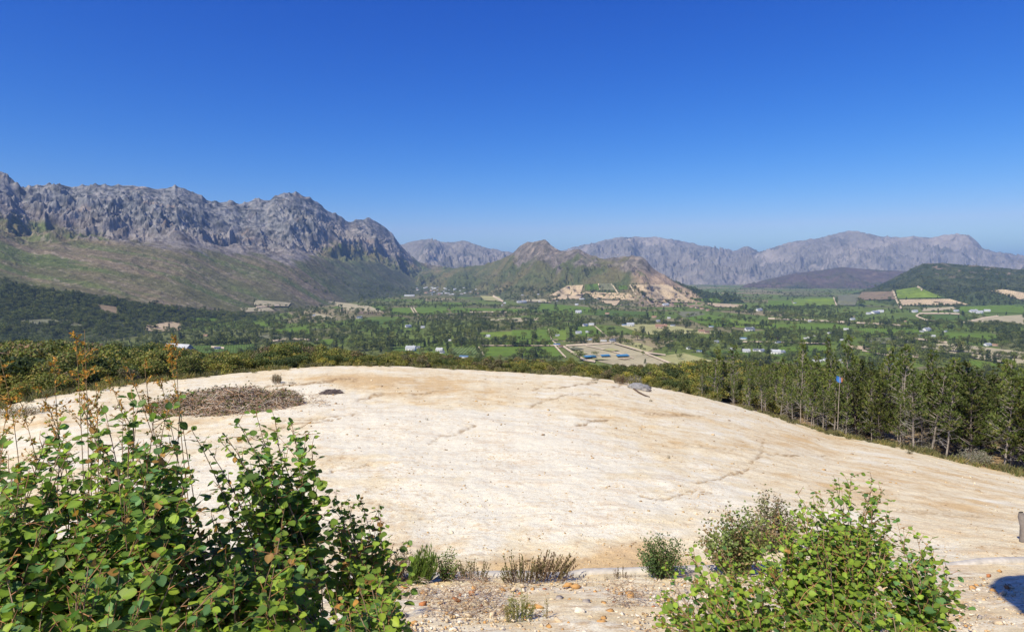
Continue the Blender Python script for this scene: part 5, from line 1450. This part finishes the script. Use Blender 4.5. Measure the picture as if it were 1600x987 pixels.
small_plant('small_bush', 'silvery bush just behind the grey boulder', 'bush', 990, 600, 28, 16, 80, 'grey', [(.30, .29, .24), (.22, .21, .17)], 80)
small_plant('small_bush', 'low green-grey cushion left of the reddish bush', 'bush', 930, 594, 13, 6, 81, 'grey', [(.17, .17, .10)], 40)
small_plant('small_bush', 'low olive cushion under the green-grey one', 'bush', 928, 598, 14, 4, 82, 'grey', [(.17, .18, .08)], 34)
small_plant('small_bush', 'wide silver-grey cushion on the rim right of the boulder', 'bush', 1053, 608, 34, 11, 83, 'grey', [(.30, .28, .22), (.24, .22, .17)], 90)
small_plant('small_bush', 'silver-grey cushion on the rim where the pines begin', 'bush', 1108, 622, 34, 12, 84, 'grey', [(.30, .29, .23), (.24, .22, .17)], 90)
small_plant('small_bush', 'wide silvery bush in front of the flag pole', 'bush', 1323, 681, 46, 20, 85, 'grey', [(.34, .33, .26), (.27, .26, .2)], 130, (.15, 0))
small_plant('small_bush', 'bright green bush left of the silvery one at the pines', 'bush', 1286, 668, 22, 17, 86, 'grey', [(.13, .17, .05)], 70)
small_plant('small_bush', 'wide silvery bush in the middle of the right rim', 'bush', 1436, 702, 58, 19, 87, 'grey', [(.34, .34, .27), (.26, .27, .2)], 140)
small_plant('small_bush', 'large silvery bush nearest the right end of the rim', 'bush', 1524, 726, 50, 26, 88, 'grey', [(.34, .32, .27), (.24, .25, .17)], 150)
small_plant('small_bush', 'yellowish low bush right of the large silvery one', 'bush', 1565, 735, 32, 14, 89, 'grey', [(.22, .21, .08)], 70)
small_plant('small_bush', 'dark green little plant on sand below the middle silvery bush', 'bush', 1421, 709, 10, 8, 90, 'grey', [(.10, .12, .05)], 34)
small_plant('small_bush', 'olive tuft on the rim between flag pole and middle silvery bush', 'bush', 1375, 690, 26, 14, 91, 'grey', [(.14, .16, .06)], 60)
small_plant('small_bush', 'small dark sprig standing on open sand in the middle', 'bush', 1045, 716, 6, 9, 92, 'grey', [(.12, .12, .05)], 8)
small_plant('small_bush', 'tiny green plant on sand in front of the bent branch', 'bush', 1017, 627, 6, 5, 93, 'grey', [(.10, .13, .04)], 20)
small_plant('small_bush', 'tiny dark plant on the pale sand, left of the middle', 'bush', 667, 656, 5, 6, 94, 'grey', [(.10, .10, .05)], 9)
small_plant('small_bush', 'pale dry bush at the left end of the rim', 'bush', 30, 650, 70, 22, 95, 'grey', [(.26, .19, .13), (.15, .15, .07)], 140)
for i, (x, y, w_, h_) in enumerate([(862, 582, 30, 10), (905, 586, 26, 9), (1010, 592, 30, 12), (1080, 612, 28, 13), (1160, 632, 26, 14), (1188, 641, 24, 14), (600, 570, 26, 7), (700, 575, 30, 7), (790, 579, 30, 8), (1230, 655, 20, 14), (480, 573, 24, 6)]):
    small_plant('rim_bush', ['low olive bush', 'low tan grassy bush'][i % 2] + ' on the rim ' + ('left of' if x < 960 else 'right of') + ' the grey boulder' + (', far from it' if abs(x - 1000) > 150 else ', close to it'), 'bush', x, y, w_, h_, 120 + i, 'grey', [[(.13, .14, .05), (.17, .15, .07)], [(.26, .21, .12), (.17, .16, .07)]][i % 2], 60, group='low bushes along the rim')

# ------------------------------------------------------------------ foreground saplings with large round leaves
def leaf_verts():
    """unit leaf along +Y, face +Z: rounded ovate, folded at the midrib"""
    ys = np.array([0, .10, .30, .55, .78, .93]); ws = np.array([0, .24, .42, .43, .29, .12])
    V = [(0, 0, 0)]; mid = []; 
    M = [(0, y, -.06 * math.sin(y * PI) - .10 * y * y) for y in ys] + [(0, 1.0, -.13)]
    Lf = [(-w_, y, .06 * w_ / .43 - .10 * y * y) for y, w_ in zip(ys[1:], ws[1:])]
    Rt = [(w_, y, .06 * w_ / .43 - .10 * y * y) for y, w_ in zip(ys[1:], ws[1:])]
    V = M + Lf + Rt
    n = len(M); Q = []; T = []
    for side, base in ((0, n), (1, n + 5)):
        T.append((0, 1, base) if side else (0, base, 1))
        for i in range(4):
            a, b, c, d = i + 1, i + 2, base + i + 1, base + i
            Q.append((a, b, c, d) if side else (a, d, c, b))
        T.append((5, 6, base + 4) if side else (5, base + 4, 6))
    P = [(0, -.28, .02), (.012, -.28, .02), (.014, 0, 0), (-.014, 0, 0)]
    k = len(V); V = V + P; Q.append((k, k + 1, k + 2, k + 3))
    return np.array(V, float), np.array(Q), np.array(T)
LV, LQ, LT = leaf_verts()
LVC = np.ones((len(LV), 3)); LVC[:7] = (1.35, 1.3, 1.25); LVC[-4:] = (2.2, 1.1, .6)
def leaf_mesh(c, k):
    sc_ = np.array([k, 1, 1.0]); return mesh_np('leaf', LV * sc_, LQ, M_leaf, LVC * np.array(c), True, LT)
LEAFC = {'mid': (.165, .255, .036), 'dark': (.095, .165, .032), 'yel': (.22, .315, .04), 'blue': (.11, .225, .07), 'red': (.30, .17, .05)}
LEAFM = {k: [leaf_mesh(c, w_) for w_ in (.92, 1.08)] for k, c in LEAFC.items()}
def basis(d, up):
    y = d / (np.linalg.norm(d) + 1e-9); x = np.cross(y, up); x /= np.linalg.norm(x) + 1e-9; z = np.cross(x, y)
    return np.stack([x, y, z], 1)
def sapling(label, basep, tips, leaf, seed, pal, palp, n_obj=290, name='sapling', dens=1.0, twigL=.30, bark=(.30, .20, .13), spread=.5, tipred=.06, start=.3, group=None, thick=1.0):
    prs = np.random.RandomState(seed)
    r = bpy.data.objects.new(name, None); COL.objects.link(r); B = Vector(basep); r.location = B
    setp(r, label, 'sapling', group)
    br = MB(); L = []   # leaves: pos, dir, up, size, kind
    B = np.array(B)
    for ti, (px, py, Y) in enumerate(tips):
        T_, D_ = pdir(px, py); tip = np.array([T_ * Y, Y, -D_ * Y]) - B
        ln = np.linalg.norm(tip); ctl = tip * .45 + np.array([0, 0, .22 * ln * prs.uniform(.3, 1)]) + prs.normal(0, .06, 3) * ln
        s = np.linspace(0, 1, 12)[:, None]; path = 2 * s * (1 - s) * ctl + s * s * tip
        path += np.cumsum(prs.normal(0, .012, path.shape) * ln * .3, 0) * (s * (1 - s) * 4)
        rr = np.linspace(.006 * thick, .0016, 12) * (1 + .2 * prs.rand())
        br.tube(path, rr, 5, np.array(bark) * prs.uniform(.75, 1.2))
        seglen = ln; nt_ = max(4, int(ln * (1 - start) / .058 * dens))
        def leaf_at(p, d, f):
            sz = leaf * 1.1 * (.38 + .85 * prs.rand() ** .8) * (1.0 - .55 * max(0, f - .55) / .45)
            up = np.array([prs.normal(0, .35), prs.normal(-.25, .35), 1.0])
            dd = d + prs.normal(0, .35, 3) + [0, 0, -.25]
            k = pal[prs.choice(len(pal), p=palp)]
            if f > .9 and prs.rand() < tipred: k = 'red'
            L.append((p, dd / np.linalg.norm(dd), up, sz, k))
        for j in range(nt_):
            f = start + (1 - start) * (j + prs.rand()) / nt_
            i = f * 11; i0 = min(int(i), 10); p = path[i0] + (path[i0 + 1] - path[i0]) * (i - i0)
            tg = path[i0 + 1] - path[i0]; tg /= np.linalg.norm(tg)
            d = rdir(1, prs)[0] * spread + tg * .75 + [0, 0, .15]; d /= np.linalg.norm(d)
            tl = twigL * 1.35 * prs.uniform(.35, 1.1) * (1.18 - f) ** .8
            q = p + d * tl + [0, 0, -.03 * tl]; m = p + d * tl * .5 + prs.normal(0, .04, 3) * tl
            br.tube([p, m, q], [.0028, .002, .001], 3, np.array([.34, .17, .08]) * prs.uniform(.7, 1.2))
            nl = max(2, int(tl / (leaf * .62)))
            for k in range(nl):
                g = (k + .6) / nl; pp = p + (q - p) * g
                sd = np.cross(d, [0, 0, 1.0]); sd /= np.linalg.norm(sd) + 1e-9
                leaf_at(pp, d * .45 + sd * (1 if k % 2 else -1) * .9, max(f, g * .9))
        for k in range(int(ln * (1 - start) / (leaf * .8))):
            f = start + (1 - start) * prs.rand(); i = f * 11; i0 = min(int(i), 10); p = path[i0] + (path[i0 + 1] - path[i0]) * (i - i0)
            leaf_at(p, rdir(1, prs)[0] + [0, 0, .1], f)
        for k in range(3): leaf_at(path[-1], (path[-1] - path[-2]) * 6 + rdir(1, prs)[0], 1.0)
    link('branches', br.mesh('branches', M_bark), r)
    # size in the picture decides which leaves are objects
    def vis(e):
        p = e[0] + B; 
        if p[1] < .3: return -1
        x, y = t2px(p[0] / p[1], -p[2] / p[1])
        return (e[3] / p[1]) if (-10 < x < 1610 and y < 995) else -1
    L.sort(key=lambda e: -vis(e))
    inn = [e for e in L if vis(e) > 0]
    first = inn[:n_obj]; ids = set(id(e) for e in first)
    Vr = []; Cr = []; Qr = []; Tr = []; n = 0
    for e in L:
        R3 = basis(e[1], e[2])
        if id(e) in ids:
            M4 = Matrix(R3.tolist()).to_4x4(); M4.translation = Vector(e[0])
            o = bpy.data.objects.new('leaf', LEAFM[e[4]][prs.randint(2)]); COL.objects.link(o); o.parent = r
            o.matrix_local = M4 @ Matrix.Scale(e[3], 4)
        else:
            Vr.append((LV * e[3]) @ R3.T + e[0]); Cr.append(LVC * np.array(LEAFC[e[4]]) * prs.uniform(.65, 1.4)); Qr.append(LQ + n); Tr.append(LT + n); n += len(LV)
    if Vr:
        o = link('leaf_mass', mesh_np('leaf_mass', np.concatenate(Vr), np.concatenate(Qr), M_leafj, np.concatenate(Cr), True, np.concatenate(Tr)), r); o['kind'] = 'stuff'
    return len(L)
tot = 0
def jit(pts, k, seed, j=16, dy=.25):
    q = random.Random(seed); out = []
    for (x, y, Y) in pts:
        for _ in range(k): out.append((x + q.gauss(0, j), y + abs(q.gauss(0, j)), Y + q.uniform(-dy, dy)))
    return out
def fill(poly, n, seed, y0, y1, Y0, Y1):
    """n shoot ends spread through a region; depth runs from Y0 at row y0 to Y1 at row y1"""
    q = random.Random(seed); out = []
    xs = [p[0] for p in poly]; ys = [p[1] for p in poly]
    while len(out) < n:
        x = q.uniform(min(xs), max(xs)); y = q.uniform(min(ys), max(ys))
        if in_poly(np.array([x]), np.array([y]), poly)[0]:
            out.append((x, y, Y0 + (Y1 - Y0) * (y - y0) / (y1 - y0) + q.uniform(-.25, .25)))
    return out
def bz(X, Y): return (X, Y, bank_z(X, Y) - .03)
MIX = ['mid', 'dark', 'yel', 'blue']
W1 = dict(spread=1.0, twigL=.34, start=.5)
tot += sapling('tallest left sapling, whose open top shoots reach above the brush pile', bz(-1.9, 3.3), [(282, 618, 3.6), (262, 640, 3.5), (210, 622, 3.5), (240, 655, 3.4), (165, 645, 3.4), (130, 640, 3.4)] + fill([(90, 660), (280, 640), (300, 700), (330, 800), (100, 820)], 28, 1, 650, 800, 3.5, 3.1), .081, 501, MIX, [.35, .35, .18, .12], **W1)
tot += sapling('left sapling with a rounded crown standing out against pale sand', bz(-1.2, 3.9), [(400, 645, 4.2), (372, 660, 4.1), (455, 660, 4.2), (478, 675, 4.2), (345, 690, 4.0), (430, 655, 4.2), (487, 700, 4.2)] + fill([(340, 700), (400, 655), (480, 680), (470, 760), (430, 830), (330, 800)], 20, 2, 660, 830, 4.2, 3.8), .076, 502, MIX, [.42, .25, .21, .12], **W1)
tot += sapling('thin arching sapling shoot with sparse leaves crossing the pale sand', bz(-1.3, 3.6), [(325, 700, 3.8), (300, 672, 3.8), (352, 680, 3.9)], .070, 503, ['mid', 'dark'], [.5, .5], dens=.4, spread=.9, twigL=.2, start=.15)
tot += sapling('left sapling leaning right over the kerb with small end leaves', bz(-.8, 4.2), [(595, 795, 4.6), (562, 775, 4.6), (525, 780, 4.5), (583, 825, 4.5)] + fill([(470, 780), (560, 780), (600, 850), (600, 905), (480, 910), (430, 850)], 20, 3, 780, 910, 4.5, 4.0), .069, 504, ['mid', 'dark', 'yel', 'red'], [.45, .25, .25, .05], **W1)
tot += sapling('bright yellow-green sapling low in front, below the dark heather clump', bz(-.55, 2.9), [(612, 930, 3.4), (560, 915, 3.3), (625, 965, 3.3)] + fill([(420, 900), (600, 895), (625, 990), (400, 990)], 22, 4, 890, 990, 3.4, 3.0), .076, 505, ['yel', 'mid', 'blue', 'dark'], [.48, .30, .10, .12], spread=.9, twigL=.28, start=.4)
tot += sapling('dense dark sapling filling the lower left corner', bz(-1.9, 2.4), fill([(-20, 860), (180, 850), (330, 880), (420, 990), (-20, 1000)], 34, 5, 850, 990, 2.8, 2.4), .076, 506, MIX, [.38, .26, .20, .16], spread=1.0, twigL=.30, start=.45)
tot += sapling('leafy sapling in the left margin behind the corner one', bz(-2.6, 3.0), fill([(-30, 650), (60, 655), (120, 650), (150, 740), (260, 800), (330, 880), (-30, 880)], 54, 6, 650, 880, 3.6, 2.9), .081, 507, MIX, [.36, .28, .20, .16], **W1)
tot += sapling('leafy sapling in the middle of the left thicket in front of the upright ones', bz(-1.25, 3.1), fill([(240, 800), (420, 820), (500, 870), (470, 930), (300, 930), (230, 870)], 30, 8, 800, 930, 3.5, 3.1), .076, 508, MIX, [.40, .26, .22, .12], **W1)
RIGHTMIX = ['mid', 'yel', 'dark', 'blue']
tot += sapling('tall right sapling with round bright leaves and reddish tips', bz(2.55, 4.6), [(1330, 742, 5.0), (1305, 752, 5.0), (1362, 752, 5.0), (1378, 768, 5.0), (1245, 770, 5.0), (1390, 800, 4.9)] + fill([(1230, 790), (1300, 760), (1380, 775), (1400, 850), (1240, 860)], 24, 11, 760, 860, 5.0, 4.7), .060, 511, RIGHTMIX, [.42, .40, .12, .06], **W1)
tot += sapling('right sapling arching out to the right with drooping bluish leaves', bz(2.9, 4.2), [(1402, 815, 4.7), (1432, 835, 4.7), (1455, 855, 4.7), (1480, 885, 4.7), (1482, 950, 4.4)] + fill([(1390, 840), (1450, 860), (1480, 960), (1440, 990), (1370, 980), (1370, 860)], 24, 12, 830, 980, 4.7, 4.2), .064, 512, ['blue', 'mid', 'dark', 'yel'], [.32, .42, .12, .14], **W1)
tot += sapling('dense middle of the right thicket with yellow-green leaves', bz(2.2, 4.0), fill([(1170, 840), (1230, 800), (1390, 840), (1390, 920), (1180, 920)], 44, 13, 810, 920, 4.7, 4.1), .060, 513, ['yel', 'mid', 'dark'], [.50, .40, .10], **W1)
tot += sapling('low right sapling spreading left over the stony bank', bz(1.6, 3.6), [(1040, 890, 4.3), (1080, 862, 4.3), (1030, 935, 4.0), (1025, 965, 3.9)] + fill([(1050, 880), (1110, 850), (1190, 860), (1200, 990), (1040, 990), (1020, 940)], 34, 14, 850, 990, 4.4, 3.7), .060, 514, ['yel', 'mid', 'dark', 'blue'], [.44, .38, .10, .08], **W1)
tot += sapling('lowest right sapling at the bottom of the picture under the thicket', bz(2.2, 3.3), fill([(1180, 930), (1400, 920), (1450, 990), (1180, 1000)], 34, 15, 920, 990, 4.1, 3.7), .060, 515, ['mid', 'yel', 'dark', 'blue'], [.38, .30, .22, .10], **W1)
print('leaves', tot)
# ---- thin russet-tipped shrubs standing behind the left saplings
def russet(label, basep, tips, seed):
    prs = np.random.RandomState(seed); r = bpy.data.objects.new('russet_shrub', None); COL.objects.link(r); B = np.array(basep); r.location = Vector(basep); setp(r, label, 'shrub')
    br = MB(); lf = MB()
    for (px, py, Y) in tips:
        T_, D_ = pdir(px, py); tip = np.array([T_ * Y, Y, -D_ * Y]) - B; ln = np.linalg.norm(tip)
        ctl = tip * .5 + np.array([0, 0, .1 * ln]) + prs.normal(0, .05, 3) * ln; s = np.linspace(0, 1, 14)[:, None]; path = 2 * s * (1 - s) * ctl + s * s * tip
        br.tube(path, np.linspace(.006, .002, 14), 4, (.24, .16, .08))
        for j in range(17):
            f = prs.uniform(.72, 1); i = f * 13; i0 = min(int(i), 12); p = path[i0] + (path[i0 + 1] - path[i0]) * (i - i0); tg = path[i0 + 1] - path[i0]; tg /= np.linalg.norm(tg)
            d = rdir(1, prs)[0] * .7 + tg * .6; d /= np.linalg.norm(d); tl = prs.uniform(.08, .36) * (1.2 - f); q = p + d * tl
            br.tube([p, p + d * tl * .5 + prs.normal(0, .05, 3) * tl, q], [.0028, .002, .0008], 3, np.array([.50, .27, .08]) * prs.uniform(.7, 1.2))
            n = 12; g = prs.uniform(.2, 1, n)[:, None]; pp = p + (q - p) * g; c = np.where(prs.rand(n, 1) < .30 + .3 * f, C(.55, .27, .05), C(.24, .26, .06)) * prs.uniform(.6, 1.3, (n, 1))
            lf.leafquads(pp, rdir(n, prs) + d * .6, rdir(n, prs), prs.uniform(.014, .034, n), prs.uniform(.007, .015, n), c)
    link('branches', br.mesh('branches', M_bark), r); o = link('leaf', lf.mesh('leaf', M_small), r); o['kind'] = 'stuff'
russet('spindly shrub with orange twig ends reaching the dark wood at far left', bz(-2.9, 4.2), [(118, 520, 4.6), (132, 516, 4.6), (85, 560, 4.5), (128, 562, 4.6), (60, 600, 4.4), (30, 620, 4.4), (150, 600, 4.5)], 601)
russet('spindly shrub with orange twig ends just left of the brush pile', bz(-2.2, 4.6), [(275, 525, 5.0), (262, 540, 5.0), (225, 560, 4.9), (250, 590, 4.9), (200, 575, 4.8), (170, 590, 4.8)], 602)
russet('low shrub with orange twigs in the left margin', bz(-3.6, 4.4), [(0, 560, 4.6), (-20, 600, 4.6), (12, 640, 4.5)], 603)

# ------------------------------------------------------------------ haze
def haze():
    m = bpy.data.materials.new('haze'); m.use_nodes = True; nt = m.node_tree
    for n in list(nt.nodes): nt.nodes.remove(n)
    pv = nt.nodes.new('ShaderNodeVolumePrincipled'); out = nt.nodes.new('ShaderNodeOutputMaterial')
    pv.inputs['Color'].default_value = (.38, .60, 1.0, 1); pv.inputs['Density'].default_value = HAZE; pv.inputs['Anisotropy'].default_value = 0.0
    nt.links.new(pv.outputs[0], out.inputs['Volume'])
    mb = MB(); mb.box(-62000, -9000, VALLEY - 8, 62000, 72000, 860)
    o = link('haze', mb.mesh('haze', m)); o['kind'] = 'stuff'
HAZE = 4.9e-5
haze()

# ------------------------------------------------------------------ added shelter out of view, roof outline shaped to cast the bank shadow
def occluder():
    mw = simple_mat('occluder_timber', (.30, .22, .15), .9, 5.0, .25)
    sd = np.array(sun_dir)
    def up(px, py, zt):
        g = np.array(at_bank(px, py)); return g + sd * ((zt - g[2]) / sd[2])
    ZR = 2.55
    P = [up(1544, 916, ZR), up(1560, 904, ZR), up(1592, 899, ZR)]  # added roof outline: wanted shadow corners carried up toward the sun
    far = up(1600, 898, ZR) + [3.6, -.2, 0]; near = up(1600, 962, ZR); nn = near + [3.2, -1.4, 0]
    poly = P + [far, nn, near]
    r = bpy.data.objects.new('added_occluder', None); COL.objects.link(r); r.location = (P[0][0] + 2.5, P[0][1] - .5, bank_z(0, P[0][1]))
    setp(r, 'added timber shelter just outside the right edge, shading the stony bank', 'occluder')
    o0 = np.array(r.location)
    V = [p - o0 for p in poly] + [p - o0 + [0, 0, .14] for p in poly]; n = len(poly)
    mb = MB(); mb.add(V, [(i, (i + 1) % n, n + (i + 1) % n, n + i) for i in range(n)], [(0, i + 1, i) for i in range(1, n - 1)] + [(n, n + i, n + i + 1) for i in range(1, n - 1)])
    link('roof', mb.mesh('roof', mw), r)
    for (x, y) in ((far[0] - .4, far[1] - .6), (nn[0] - .3, nn[1] + .3)):
        q = MB(); q.tube([(x - o0[0], y - o0[1], bank_z(0, y) - o0[2] - .2), (x - o0[0], y - o0[1], ZR - o0[2])], [.08, .07], 8, (1, 1, 1)); link('post', q.mesh('post', mw), r)
occluder()
